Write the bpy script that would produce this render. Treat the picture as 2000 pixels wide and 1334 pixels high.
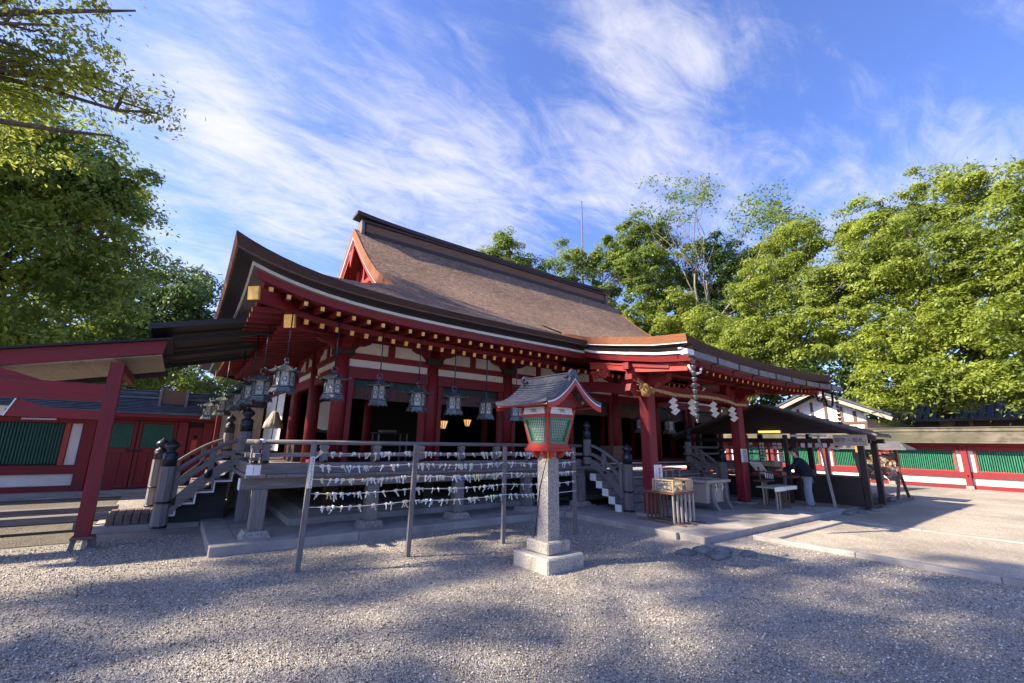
import bpy, math, random
import numpy as np
from mathutils import Vector, Matrix

# ------------------------------------------------------------------ scene, camera, light
S = bpy.context.scene
for o in list(bpy.data.objects): bpy.data.objects.remove(o)
COL = S.collection
def camera():
    yaw, pitch, roll, F, H = .6353, .2256, .0166, 858.4, 1.6
    f = Vector((math.sin(yaw)*math.cos(pitch), math.cos(yaw)*math.cos(pitch), math.sin(pitch)))
    r = Vector((math.cos(yaw), -math.sin(yaw), 0)); u = r.cross(f)
    c, s = math.cos(roll), math.sin(roll)
    r2 = c*r+s*u; u2 = -s*r+c*u
    cam = bpy.data.cameras.new('camera'); o = bpy.data.objects.new('camera', cam)
    COL.objects.link(o)
    m = Matrix((r2, u2, -f)).transposed().to_4x4(); m.translation = (0, 0, H)
    o.matrix_world = m
    cam.sensor_width = 36; cam.lens = F/2000*36; cam.clip_end = 3000; cam.clip_start = .05
    S.camera = o
camera()
SUN = Vector((-4.3, 1.7, 3.45)).normalized()
SUN_EL = math.asin(SUN.z); SUN_ROT = math.atan2(SUN.x, SUN.y)
sl = bpy.data.lights.new('sun', 'SUN'); sl.energy = 4.2; sl.angle = math.radians(.8); sl.color = (1, .87, .68)
so = bpy.data.objects.new('sun', sl); COL.objects.link(so); so.rotation_euler = SUN.to_track_quat('Z', 'Y').to_euler()
S.view_settings.view_transform = 'Standard'; S.view_settings.look = 'None'
S.view_settings.exposure = 1.62; S.view_settings.gamma = 1
try: S.view_settings.use_curve_mapping = False
except Exception: pass
S.cycles.max_bounces = 8; S.cycles.transparent_max_bounces = 6
S.cycles.use_denoising = True

def world():
    w = bpy.data.worlds.new('World'); S.world = w; w.use_nodes = True
    N = w.node_tree.nodes; L = w.node_tree.links; N.clear()
    out = N.new('ShaderNodeOutputWorld'); bg = N.new('ShaderNodeBackground'); bg.inputs[1].default_value = .15
    sky = N.new('ShaderNodeTexSky'); sky.sky_type = 'NISHITA'; sky.sun_disc = False
    sky.sun_elevation = SUN_EL; sky.sun_rotation = SUN_ROT; sky.ozone_density = 2.0; sky.air_density = .9; sky.dust_density = 1.2
    tint = N.new('ShaderNodeMix'); tint.data_type = 'RGBA'; tint.blend_type = 'MULTIPLY'; tint.inputs[0].default_value = 1
    tint.inputs[7].default_value = (.47, .53, .80, 1)
    L.new(sky.outputs[0], tint.inputs[6])
    tc = N.new('ShaderNodeTexCoord')
    # cirrus laid out on a flat layer overhead: project the view direction on it
    sep = N.new('ShaderNodeSeparateXYZ'); L.new(tc.outputs['Generated'], sep.inputs[0])
    def M(op, a, b=None, c=None):
        n = N.new('ShaderNodeMath'); n.operation = op
        for i, v in enumerate((a, b, c)):
            if v is None: continue
            if isinstance(v, (int, float)): n.inputs[i].default_value = v
            else: L.new(v, n.inputs[i])
        return n.outputs[0]
    z = M('ADD', M('MAXIMUM', sep.outputs[2], 0), .16)
    cx = M('DIVIDE', sep.outputs[0], z); cy = M('DIVIDE', sep.outputs[1], z)
    comb = N.new('ShaderNodeCombineXYZ'); L.new(cx, comb.inputs[0]); L.new(cy, comb.inputs[1])
    def noise(scale, detail, rough, dist, stretch, rot, off):
        mp = N.new('ShaderNodeMapping'); mp.inputs['Rotation'].default_value = (0, 0, rot); mp.inputs['Scale'].default_value = stretch
        mp.inputs['Location'].default_value = off
        L.new(comb.outputs[0], mp.inputs[0])
        n = N.new('ShaderNodeTexNoise'); n.inputs['Scale'].default_value = scale; n.inputs['Detail'].default_value = detail
        n.inputs['Roughness'].default_value = rough; n.inputs['Distortion'].default_value = dist
        L.new(mp.outputs[0], n.inputs['Vector']); return n.outputs[0]
    n1 = noise(1.7, 10, .62, .9, (1.0, 2.2, 1), .62, (3.1, 1.2, 0))
    n2 = noise(5.5, 9, .68, 1.2, (1.0, 2.0, 1), .45, (7.1, 4.2, 0))
    n3 = noise(.9, 3, .5, .2, (1, 1.3, 1), 1.2, (1.7, 9.3, 0))
    blobs = [((-.03, .90, .43), 60, .22), ((.10, .83, .55), 70, .12), ((.28, .78, .56), 110, .18), ((.50, .43, .75), 260, .26), ((.57, .41, .71), 300, .30), ((.62, .36, .69), 300, .26),
             ((.67, .29, .68), 300, .34), ((.70, .43, .57), 160, .36), ((.62, .54, .57), 160, .34), ((.16, .89, .43), 60, .24), ((-.06, .81, .58), 300, .22), ((.0, .83, .56), 400, .24),
             ((.41, .71, .57), 80, .22), ((.26, .64, .72), 120, .14), ((-.3, .9, .3), 20, .25), ((.46, .76, .46), 90, .30),
             ((.8, .2, .30), 30, .26), ((.92, .05, .40), 120, .2), ((.52, .60, .61), 160, .12)]
    acc = None
    for c, p, a in blobs:
        v = Vector(c).normalized()
        d = N.new('ShaderNodeVectorMath'); d.operation = 'DOT_PRODUCT'; L.new(tc.outputs['Generated'], d.inputs[0]); d.inputs[1].default_value = v
        e = M('MULTIPLY', M('POWER', M('MAXIMUM', d.outputs['Value'], 0), p), a)
        acc = e if acc is None else M('ADD', acc, e)
    s = M('ADD', M('MULTIPLY', n1, .80), M('MULTIPLY', n2, .42))
    s = M('ADD', s, M('MULTIPLY', n3, .16))
    s = M('ADD', s, M('MULTIPLY', acc, .62))
    mr = N.new('ShaderNodeMapRange'); mr.interpolation_type = 'SMOOTHSTEP'
    L.new(s, mr.inputs[0]); mr.inputs[1].default_value = .68; mr.inputs[2].default_value = 1.22
    k = M('MULTIPLY', mr.outputs[0], .86)
    mix = N.new('ShaderNodeMix'); mix.data_type = 'RGBA'
    L.new(k, mix.inputs[0]); L.new(tint.outputs[2], mix.inputs[6]); mix.inputs[7].default_value = (2.35, 2.3, 2.4, 1)
    L.new(mix.outputs[2], bg.inputs[0]); L.new(bg.outputs[0], out.inputs[0])
world()

# ------------------------------------------------------------------ materials
def mat_new(name):
    m = bpy.data.materials.new(name); m.use_nodes = True
    N = m.node_tree.nodes; N.clear()
    o = N.new('ShaderNodeOutputMaterial'); p = N.new('ShaderNodeBsdfPrincipled'); m.node_tree.links.new(p.outputs[0], o.inputs[0])
    return m, N, m.node_tree.links, p
def surf(name, c1, c2=None, scale=8, stretch=(1, 1, 1), rough=.7, metal=0, bump=.15, detail=6, contrast=(.35, .65), fine=0, bumpdist=.01, world=False, spec=.4, dirt=None):
    m, N, L, p = mat_new(name)
    c2 = c2 or tuple(v*.7 for v in c1)
    tc = N.new('ShaderNodeTexCoord'); oi = N.new('ShaderNodeObjectInfo')
    mp = N.new('ShaderNodeMapping'); mp.inputs['Scale'].default_value = stretch
    if world:
        g = N.new('ShaderNodeNewGeometry'); L.new(g.outputs['Position'], mp.inputs[0])
    else:
        L.new(tc.outputs['Object'], mp.inputs[0])
        v = N.new('ShaderNodeVectorMath'); v.operation = 'SCALE'; v.inputs[0].default_value = (37, 53, 71); L.new(oi.outputs['Random'], v.inputs['Scale'])
        L.new(v.outputs[0], mp.inputs['Location'])
    n = N.new('ShaderNodeTexNoise'); n.inputs['Scale'].default_value = scale; n.inputs['Detail'].default_value = detail; n.inputs['Roughness'].default_value = .6
    L.new(mp.outputs[0], n.inputs['Vector'])
    r = N.new('ShaderNodeValToRGB'); r.color_ramp.elements[0].position = contrast[0]; r.color_ramp.elements[1].position = contrast[1]
    r.color_ramp.elements[0].color = (*c2, 1); r.color_ramp.elements[1].color = (*c1, 1)
    L.new(n.outputs[0], r.inputs[0]); col = r.outputs[0]
    if dirt:
        n3 = N.new('ShaderNodeTexNoise'); n3.inputs['Scale'].default_value = dirt[1]; n3.inputs['Detail'].default_value = 5
        L.new(mp.outputs[0], n3.inputs['Vector'])
        r3 = N.new('ShaderNodeMapRange'); r3.inputs[1].default_value = .52; r3.inputs[2].default_value = .72; r3.inputs[4].default_value = dirt[2]
        L.new(n3.outputs[0], r3.inputs[0])
        mx = N.new('ShaderNodeMix'); mx.data_type = 'RGBA'; L.new(r3.outputs[0], mx.inputs[0]); L.new(col, mx.inputs[6]); mx.inputs[7].default_value = (*dirt[0], 1)
        col = mx.outputs[2]
    h = N.new('ShaderNodeHueSaturation'); mrv = N.new('ShaderNodeMapRange'); mrv.inputs[3].default_value = .88; mrv.inputs[4].default_value = 1.12
    L.new(oi.outputs['Random'], mrv.inputs[0]); L.new(mrv.outputs[0], h.inputs['Value']); L.new(col, h.inputs['Color'])
    L.new(h.outputs[0], p.inputs['Base Color'])
    p.inputs['Roughness'].default_value = rough; p.inputs['Metallic'].default_value = metal
    p.inputs['Specular IOR Level'].default_value = spec
    b = N.new('ShaderNodeBump'); b.inputs['Strength'].default_value = bump; b.inputs['Distance'].default_value = bumpdist
    L.new(n.outputs[0], b.inputs['Height'])
    if fine:
        n2 = N.new('ShaderNodeTexNoise'); n2.inputs['Scale'].default_value = fine; n2.inputs['Detail'].default_value = 4
        L.new(mp.outputs[0], n2.inputs['Vector'])
        b2 = N.new('ShaderNodeBump'); b2.inputs['Strength'].default_value = bump*2; b2.inputs['Distance'].default_value = bumpdist
        L.new(n2.outputs[0], b2.inputs['Height']); L.new(b.outputs[0], b2.inputs['Normal']); L.new(b2.outputs[0], p.inputs['Normal'])
    else: L.new(b.outputs[0], p.inputs['Normal'])
    return m
def wood3(name, c1, c2, rough=.75, bump=.35, dirt=None, sc=7):
    out = []
    for i in range(3):
        st = [6, 6, 6]; st[i] = .45
        out.append(surf(name+'_'+'xyz'[i], c1, c2, scale=sc, stretch=tuple(st), rough=rough, bump=bump, contrast=(.3, .7), bumpdist=.004, dirt=dirt))
    return out
RED = wood3('vermilion_paint', (.225, .012, .016), (.15, .008, .013), rough=.6, bump=.35, dirt=((.10, .03, .028), 2.2, .75), sc=6)
REDL = wood3('bright_vermilion', (.46, .05, .032), (.36, .032, .026), rough=.5, bump=.1)
GREY = wood3('weathered_grey_wood', (.215, .19, .178), (.115, .10, .095), rough=.85, bump=.6)
PALE = wood3('pale_plank', (.42, .36, .30), (.30, .25, .20), rough=.8, bump=.3)
DARK = wood3('dark_stained_wood', (.045, .028, .024), (.022, .014, .014), rough=.6, bump=.3)
BROWN = wood3('brown_wood', (.17, .095, .06), (.10, .05, .035), rough=.7, bump=.4)
NEWW = wood3('fresh_wood', (.56, .38, .20), (.46, .29, .14), rough=.6, bump=.2)
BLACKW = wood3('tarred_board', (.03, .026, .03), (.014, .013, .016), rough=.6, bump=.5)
WHITE = surf('white_plaster', (.80, .75, .68), (.72, .67, .61), scale=2.5, rough=.9, bump=.05, dirt=((.42, .38, .34), 3, .35))
WHITEP = surf('white_paint', (.80, .79, .78), (.68, .67, .66), scale=5, rough=.6, bump=.05)
GOLD = surf('gilt_metal', (.80, .46, .09), (.60, .33, .06), scale=14, rough=.42, metal=.35, bump=.1)
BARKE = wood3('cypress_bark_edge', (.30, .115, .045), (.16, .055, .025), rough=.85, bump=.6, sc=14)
BARKE_SHADE = wood3('cypress_bark_edge_shade', (.085, .045, .03), (.04, .022, .016), rough=.9, bump=.5, sc=14)  # darker copy of the bark edge, shade of the unlit sides in its colour
BRONZE = surf('patinated_bronze', (.17, .19, .185), (.06, .075, .075), scale=24, rough=.45, metal=.6, bump=.3)
BRONZED = surf('dark_bronze', (.06, .065, .075), (.03, .03, .04), scale=14, rough=.4, metal=.6, bump=.2)
BLACK = surf('black_iron', (.02, .02, .024), (.01, .01, .012), scale=20, rough=.45, metal=.4, bump=.1)
GUTTER = surf('grey_copper_gutter', (.19, .17, .17), (.12, .11, .115), scale=6, rough=.5, metal=.3, bump=.1)
ROOFM = surf('blue_grey_sheet_roof', (.10, .12, .14), (.05, .06, .075), scale=5, rough=.35, metal=.35, bump=.1)
TILE = surf('slate_blue_tile', (.085, .087, .105), (.04, .042, .055), scale=12, rough=.45, metal=.1, bump=.2)
TILEOLD = surf('old_roof_board', (.20, .17, .125), (.09, .08, .055), scale=2.2, stretch=(1, 1, 1), rough=.9, bump=.3, world=True, dirt=((.05, .06, .03), .55, .85))
CONC = surf('terrace_stone', (.37, .335, .30), (.25, .228, .205), scale=2.2, rough=.85, bump=.12, fine=45, world=True, dirt=((.20, .185, .17), .9, .5))
GRAN = surf('granite', (.47, .425, .36), (.27, .245, .21), scale=60, rough=.85, bump=.7, detail=4, contrast=(.38, .60), bumpdist=.008, dirt=((.13, .085, .045), 4, .75))
GRANR = surf('rough_granite', (.40, .36, .31), (.17, .155, .14), scale=44, rough=.9, bump=1.0, detail=6, contrast=(.36, .62), bumpdist=.02)
GREEN = surf('green_paint', (.02, .20, .10), (.015, .13, .07), scale=6, rough=.5, bump=.05)
GREENM = surf('mid_green_paint', (.016, .115, .07), (.01, .08, .05), scale=6, rough=.5)
GREEND = surf('dark_green_paint', (.012, .10, .06), (.006, .06, .04), scale=6, rough=.5, bump=.05)
GREENF = surf('lattice_green', (.07, .26, .15), (.05, .2, .11), scale=6, rough=.5, bump=.05)
PAPER = surf('white_paper', (.74, .70, .62), (.62, .58, .51), scale=9, rough=.8, bump=.05)
PAPERS = [PAPER, surf('cream_paper', (.75, .72, .58), rough=.8), surf('pale_blue_paper', (.58, .68, .76), rough=.8), surf('pale_green_paper', (.60, .72, .55), rough=.8), surf('pink_paper', (.78, .60, .50), rough=.8), surf('yellow_paper', (.74, .68, .35), rough=.8)]
STRAW = surf('straw', (.50, .36, .20), (.28, .18, .09), scale=30, stretch=(1, 1, 3), rough=.9, bump=.8)
STRAWD = surf('old_straw', (.26, .16, .10), (.13, .07, .04), scale=30, rough=.9, bump=.8)
OCHRE = surf('ochre_cloth', (.42, .27, .06), (.20, .08, .04), scale=22, rough=.7)
VALG = surf('dark_teal_valance', (.035, .07, .06), (.025, .05, .045), scale=4, stretch=(1, 1, .2), rough=.9)
VALB = surf('brown_curtain', (.13, .06, .05), (.08, .04, .035), scale=4, stretch=(6, 6, .3), rough=.9)
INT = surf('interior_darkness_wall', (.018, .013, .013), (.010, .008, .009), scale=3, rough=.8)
CLOTH = surf('white_cloth', (.80, .77, .70), (.70, .66, .6), scale=7, stretch=(6, 6, .5), rough=.9, bump=.5, bumpdist=.03)
NAVY = surf('navy_cloth', (.010, .011, .022), (.006, .006, .013), scale=10, rough=.9)
DENIM = surf('washed_denim', (.25, .28, .31), (.15, .18, .21), scale=9, stretch=(3, 3, .7), rough=.9)
SKIN = surf('skin', (.55, .30, .21), (.48, .25, .17), scale=8, rough=.5, bump=.03)
HAIR = surf('black_hair', (.012, .010, .010), (.006, .005, .005), scale=40, rough=.5)
ROCK = surf('dark_stone', (.20, .19, .18), (.10, .10, .10), scale=7, rough=.8, bump=.5)
TRUNK = surf('tree_bark', (.16, .12, .085), (.06, .045, .035), scale=7, stretch=(3, 3, .8), rough=.95, bump=1, bumpdist=.04)
TRUNKP = surf('pale_tree_bark', (.26, .23, .185), (.14, .12, .095), scale=7, stretch=(3, 3, .8), rough=.95, bump=.8, bumpdist=.03)
INK = surf('ink', (.02, .018, .018), (.015, .015, .015), rough=.8)
INKB = surf('brown_ink', (.12, .07, .045), (.10, .05, .035), rough=.8)
BRICK = surf('brown_brick', (.19, .13, .11), (.11, .075, .065), scale=12, rough=.9, bump=.5)
REDS = surf('scarlet_lacquer', (.62, .06, .05), (.5, .05, .04), rough=.4)
def emis(name, c, s):
    m, N, L, p = mat_new(name); p.inputs['Base Color'].default_value = (*c, 1)
    p.inputs['Emission Color'].default_value = (*c, 1); p.inputs['Emission Strength'].default_value = s; return m
LAMP = emis('lamp_paper', (.9, .45, .12), .42)
TUBE = emis('tube_light', (1, .78, .2), .5)

def bark_roof():
    m, N, L, p = mat_new('cypress_bark_roof')
    g = N.new('ShaderNodeNewGeometry')
    mp = N.new('ShaderNodeMapping'); mp.inputs['Scale'].default_value = (1.0, 1.0, 1.0); L.new(g.outputs['Position'], mp.inputs[0])
    n = N.new('ShaderNodeTexNoise'); n.inputs['Scale'].default_value = 15; n.inputs['Detail'].default_value = 7; n.inputs['Roughness'].default_value = .85
    L.new(mp.outputs[0], n.inputs['Vector'])
    mp2 = N.new('ShaderNodeMapping'); mp2.inputs['Scale'].default_value = (1.0, 7, 7); L.new(g.outputs['Position'], mp2.inputs[0])
    w = N.new('ShaderNodeTexNoise'); w.inputs['Scale'].default_value = 4; w.inputs['Detail'].default_value = 5; w.inputs['Distortion'].default_value = .5
    L.new(mp2.outputs[0], w.inputs['Vector'])
    n3 = N.new('ShaderNodeTexNoise'); n3.inputs['Scale'].default_value = .55; n3.inputs['Detail'].default_value = 4; L.new(mp.outputs[0], n3.inputs['Vector'])
    a = N.new('ShaderNodeMath'); a.operation = 'MULTIPLY_ADD'; L.new(w.outputs[0], a.inputs[0]); a.inputs[1].default_value = .5; L.new(n.outputs[0], a.inputs[2])
    r = N.new('ShaderNodeValToRGB'); e = r.color_ramp.elements
    e[0].position = .56; e[0].color = (.055, .034, .024, 1); e[1].position = .92; e[1].color = (.44, .305, .22, 1)
    mid = r.color_ramp.elements.new(.72); mid.color = (.175, .112, .078, 1)
    L.new(a.outputs[0], r.inputs[0])
    mx = N.new('ShaderNodeMix'); mx.data_type = 'RGBA'; mx.blend_type = 'MULTIPLY'; mx.inputs[0].default_value = 1
    mr = N.new('ShaderNodeMapRange'); mr.inputs[1].default_value = .3; mr.inputs[2].default_value = .7; mr.inputs[3].default_value = .78; mr.inputs[4].default_value = 1.15
    L.new(n3.outputs[0], mr.inputs[0]); L.new(r.outputs[0], mx.inputs[6]); L.new(mr.outputs[0], mx.inputs[7])
    L.new(mx.outputs[2], p.inputs['Base Color']); p.inputs['Roughness'].default_value = .95; p.inputs['Specular IOR Level'].default_value = .15
    b = N.new('ShaderNodeBump'); b.inputs['Strength'].default_value = .9; b.inputs['Distance'].default_value = .05; L.new(a.outputs[0], b.inputs['Height']); L.new(b.outputs[0], p.inputs['Normal'])
    return m
BARK = bark_roof()

def gravel_mat(name, tones, scale, patch):
    m, N, L, p = mat_new(name)
    g = N.new('ShaderNodeNewGeometry')
    v = N.new('ShaderNodeTexVoronoi'); v.inputs['Scale'].default_value = scale; L.new(g.outputs['Position'], v.inputs['Vector'])
    sep = N.new('ShaderNodeSeparateColor'); L.new(v.outputs['Color'], sep.inputs[0])
    r = N.new('ShaderNodeValToRGB'); r.color_ramp.elements[0].position = 0; r.color_ramp.elements[0].color = (*tones[0], 1)
    r.color_ramp.elements[1].position = 1; r.color_ramp.elements[1].color = (*tones[-1], 1)
    for i, t in enumerate(tones[1:-1]):
        e = r.color_ramp.elements.new((i+1)/(len(tones)-1)); e.color = (*t, 1)
    L.new(sep.outputs[0], r.inputs[0])
    n = N.new('ShaderNodeTexNoise'); n.inputs['Scale'].default_value = patch; n.inputs['Detail'].default_value = 5; L.new(g.outputs['Position'], n.inputs['Vector'])
    mr = N.new('ShaderNodeMapRange'); mr.inputs[1].default_value = .35; mr.inputs[2].default_value = .65; mr.inputs[3].default_value = .76; mr.inputs[4].default_value = 1.14
    L.new(n.outputs[0], mr.inputs[0])
    mx = N.new('ShaderNodeMix'); mx.data_type = 'RGBA'; mx.blend_type = 'MULTIPLY'; mx.inputs[0].default_value = 1
    L.new(r.outputs[0], mx.inputs[6]); L.new(mr.outputs[0], mx.inputs[7]); L.new(mx.outputs[2], p.inputs['Base Color'])
    p.inputs['Roughness'].default_value = .9
    b = N.new('ShaderNodeBump'); b.inputs['Strength'].default_value = 1; b.inputs['Distance'].default_value = .012; b.invert = True
    L.new(v.outputs['Distance'], b.inputs['Height'])
    n2 = N.new('ShaderNodeTexNoise'); n2.inputs['Scale'].default_value = 7; L.new(g.outputs['Position'], n2.inputs['Vector'])
    b2 = N.new('ShaderNodeBump'); b2.inputs['Strength'].default_value = .6; b2.inputs['Distance'].default_value = .04; L.new(n2.outputs[0], b2.inputs['Height']); L.new(b.outputs[0], b2.inputs['Normal'])
    L.new(b2.outputs[0], p.inputs['Normal'])
    return m
GRAVEL = gravel_mat('gravel', [(.10, .086, .07), (.30, .265, .22), (.43, .38, .32), (.21, .185, .152), (.60, .54, .46)], 85, .45)
SAND = gravel_mat('sandy_gravel', [(.24, .20, .15), (.37, .32, .25), (.46, .40, .32), (.31, .27, .21)], 60, .7)
EARTH = gravel_mat('dark_earth', [(.075, .062, .045), (.12, .10, .075), (.16, .135, .10), (.10, .085, .06)], 50, .9)
def pebble_mat():
    m, N, L, p = mat_new('pebble')
    g = N.new('ShaderNodeNewGeometry'); r = N.new('ShaderNodeValToRGB')
    e = r.color_ramp.elements; e[0].color = (.10, .085, .068, 1); e[1].color = (.72, .65, .56, 1)
    x = e.new(.35); x.color = (.29, .255, .21, 1); x = e.new(.7); x.color = (.41, .36, .30, 1)
    L.new(g.outputs['Random Per Island'], r.inputs[0]); L.new(r.outputs[0], p.inputs['Base Color']); p.inputs['Roughness'].default_value = .75
    return m
PEBBLE = pebble_mat()
def leaf_mat(name, dark, light, trans=.35):
    m, N, L, p = mat_new(name)
    g = N.new('ShaderNodeNewGeometry')
    n = N.new('ShaderNodeTexNoise'); n.inputs['Scale'].default_value = .35; n.inputs['Detail'].default_value = 3; L.new(g.outputs['Position'], n.inputs['Vector'])
    a = N.new('ShaderNodeMath'); a.operation = 'MULTIPLY_ADD'; L.new(g.outputs['Random Per Island'], a.inputs[0]); a.inputs[1].default_value = .55
    mr = N.new('ShaderNodeMapRange'); mr.inputs[1].default_value = .35; mr.inputs[2].default_value = .65; mr.inputs[4].default_value = .45; L.new(n.outputs[0], mr.inputs[0])
    L.new(mr.outputs[0], a.inputs[2])
    r = N.new('ShaderNodeValToRGB'); r.color_ramp.elements[0].color = (*dark, 1); r.color_ramp.elements[1].color = (*light, 1); L.new(a.outputs[0], r.inputs[0])
    L.new(r.outputs[0], p.inputs['Base Color']); p.inputs['Roughness'].default_value = .5; p.inputs['Specular IOR Level'].default_value = .35
    t = N.new('ShaderNodeBsdfTranslucent'); h = N.new('ShaderNodeHueSaturation'); h.inputs['Value'].default_value = 1.7; h.inputs['Hue'].default_value = .485
    L.new(r.outputs[0], h.inputs['Color']); L.new(h.outputs[0], t.inputs[0])
    mx = N.new('ShaderNodeMixShader'); mx.inputs[0].default_value = trans
    out = [x for x in N if x.type == 'OUTPUT_MATERIAL'][0]
    L.new(p.outputs[0], mx.inputs[1]); L.new(t.outputs[0], mx.inputs[2]); L.new(mx.outputs[0], out.inputs[0])
    return m
LEAF_YG = leaf_mat('yellow_green_leaves', (.065, .11, .018), (.34, .405, .06), .42)
LEAF_G = leaf_mat('green_leaves', (.05, .095, .018), (.23, .31, .055), .38)
LEAF_D = leaf_mat('dark_green_leaves', (.03, .065, .018), (.11, .18, .04), .34)
LEAF_M = leaf_mat('fresh_mid_green_leaves', (.06, .11, .022), (.30, .38, .07), .45)
LEAF_N = leaf_mat('pale_olive_leaves', (.09, .125, .015), (.33, .38, .05), .45)  # olive tones, varied at random from leaf to leaf

# ------------------------------------------------------------------ object helpers
ABS = {}
def axis_mat(m, size):
    if isinstance(m, list):
        return m[int(np.argmax(size))]
    return m
def tag(o, label=None, cat=None, group=None, kind=None):
    if label: o['label'] = label
    if cat: o['category'] = cat
    if group: o['group'] = group
    if kind: o['kind'] = kind
    return o
def thing(name, label, cat, loc=(0, 0, 0), rz=0, group=None, local=True):
    o = bpy.data.objects.new(name, None); COL.objects.link(o); o.empty_display_size = .2
    o.location = loc; o.rotation_euler = (0, 0, rz)
    ABS[o.name] = Vector((0, 0, 0)) if local else Vector(loc)
    return tag(o, label, cat, group)
def mesh(name, verts, faces, smooth=False):
    me = bpy.data.meshes.new(name); me.from_pydata([tuple(v) for v in verts], [], faces)
    if smooth:
        me.polygons.foreach_set('use_smooth', [True]*len(me.polygons))
    me.update(); return me
def part(name, parent, verts, faces, mat, smooth=False, kind=None, label=None, recalc=False):
    V = np.array([tuple(v) for v in verts], float)
    lo, hi = V.min(0), V.max(0); c = (lo+hi)/2
    me = mesh(name, V-c, faces, smooth)
    mat = axis_mat(mat, hi-lo)
    me.materials.append(mat)
    o = bpy.data.objects.new(name, me); COL.objects.link(o)
    if parent is not None:
        o.parent = parent; o.location = Vector(c)-ABS[parent.name]
    else: o.location = c
    ABS[o.name] = Vector(c)
    if kind: o['kind'] = kind
    if label: o['label'] = label
    return o
BOXC = {}
def boxvf(sx, sy, sz, b=0):
    x, y, z = sx/2, sy/2, sz/2
    if b <= 0 or min(sx, sy, sz) < 2.5*b:
        V = [(-x, -y, -z), (x, -y, -z), (x, y, -z), (-x, y, -z), (-x, -y, z), (x, -y, z), (x, y, z), (-x, y, z)]
        return V, [(0, 3, 2, 1), (4, 5, 6, 7), (0, 1, 5, 4), (1, 2, 6, 5), (2, 3, 7, 6), (3, 0, 4, 7)]
    V = []; idx = {}
    for sgx in (-1, 1):
        for sgy in (-1, 1):
            for sgz in (-1, 1):
                for a in range(3):
                    d = [b, b, b]; d[a] = 0
                    idx[(sgx, sgy, sgz, a)] = len(V); V.append((sgx*(x-d[0]), sgy*(y-d[1]), sgz*(z-d[2])))
    F = []
    g = lambda s, a: idx[(s[0], s[1], s[2], a)]
    for a in range(3):
        u, w = (a+1) % 3, (a+2) % 3
        for s in (-1, 1):
            q = []
            for (p1, p2) in ((-1, -1), (1, -1), (1, 1), (-1, 1)):
                t = [0, 0, 0]; t[a] = s; t[u] = p1; t[w] = p2; q.append(g(t, a))
            F.append(tuple(q if s > 0 else q[::-1]))
    for a in range(3):
        u, w = (a+1) % 3, (a+2) % 3
        for su in (-1, 1):
            for sw in (-1, 1):
                t0 = [0, 0, 0]; t0[a] = -1; t0[u] = su; t0[w] = sw; t1 = list(t0); t1[a] = 1
                q = [g(t0, u), g(t1, u), g(t1, w), g(t0, w)]
                F.append(tuple(q if su*sw < 0 else q[::-1]))
    for sx_ in (-1, 1):
        for sy_ in (-1, 1):
            for sz_ in (-1, 1):
                t = (sx_, sy_, sz_); q = [g(t, 0), g(t, 1), g(t, 2)]
                F.append(tuple(q if sx_*sy_*sz_ > 0 else q[::-1]))
    return V, F
def box(name, parent, lo, hi, mat, b=.006, rot=None, kind=None, label=None):
    lo = Vector(lo); hi = Vector(hi); s = hi-lo; c = (lo+hi)/2
    mat = axis_mat(mat, s)
    key = (round(s.x, 4), round(s.y, 4), round(s.z, 4), b, mat.name)
    if key not in BOXC:
        V, F = boxvf(s.x, s.y, s.z, b); me = mesh(name, V, F); me.materials.append(mat); BOXC[key] = me
    o = bpy.data.objects.new(name, BOXC[key]); COL.objects.link(o)
    if parent is not None:
        o.parent = parent; o.location = c-ABS[parent.name]
    else: o.location = c
    if rot: o.rotation_euler = rot
    ABS[o.name] = c
    if kind: o['kind'] = kind
    if label: o['label'] = label
    return o
def frame_of(t):
    t = t.normalized(); a = Vector((0, 0, 1)) if abs(t.z) < .9 else Vector((1, 0, 0))
    u = t.cross(a).normalized(); return u, t.cross(u).normalized()
def tubevf(pts, rad, n=8, sq=None, phase=0):
    pts = [Vector(p) for p in pts]
    if isinstance(rad, (int, float)): rad = [rad]*len(pts)
    V = []; F = []
    u0 = None
    for i, p in enumerate(pts):
        t = (pts[min(i+1, len(pts)-1)]-pts[max(i-1, 0)])
        if t.length < 1e-9: t = Vector((0, 0, 1))
        t.normalize()
        if u0 is None: u, w = frame_of(t)
        else:
            u = (u0-t*u0.dot(t)).normalized(); w = t.cross(u)
        u0 = u
        for k in range(n):
            a = 2*math.pi*k/n+phase
            V.append(p+u*math.cos(a)*rad[i]+w*math.sin(a)*rad[i])
    for i in range(len(pts)-1):
        for k in range(n):
            F.append((i*n+k, i*n+(k+1) % n, (i+1)*n+(k+1) % n, (i+1)*n+k))
    F.append(tuple(range(n))[::-1]); F.append(tuple((len(pts)-1)*n+k for k in range(n)))
    return V, F
def tube(name, parent, pts, rad, mat, n=8, smooth=True, label=None, kind=None, phase=0):
    V, F = tubevf(pts, rad, n, phase=phase); return part(name, parent, V, F, mat, smooth=smooth, label=label, kind=kind)
def bar(name, parent, a, b, w, h, mat, up=(0, 0, 1), label=None):
    """rectangular bar from a to b, w sideways, h along up"""
    a = Vector(a); b = Vector(b); t = (b-a).normalized(); up = Vector(up)
    s = t.cross(up).normalized()*w/2; u = s.cross(t).normalized()*h/2
    V = [a-s-u, a+s-u, a+s+u, a-s+u, b-s-u, b+s-u, b+s+u, b-s+u]
    return part(name, parent, V, [(0, 1, 2, 3), (7, 6, 5, 4), (0, 4, 5, 1), (1, 5, 6, 2), (2, 6, 7, 3), (3, 7, 4, 0)], mat, label=label)
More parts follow.
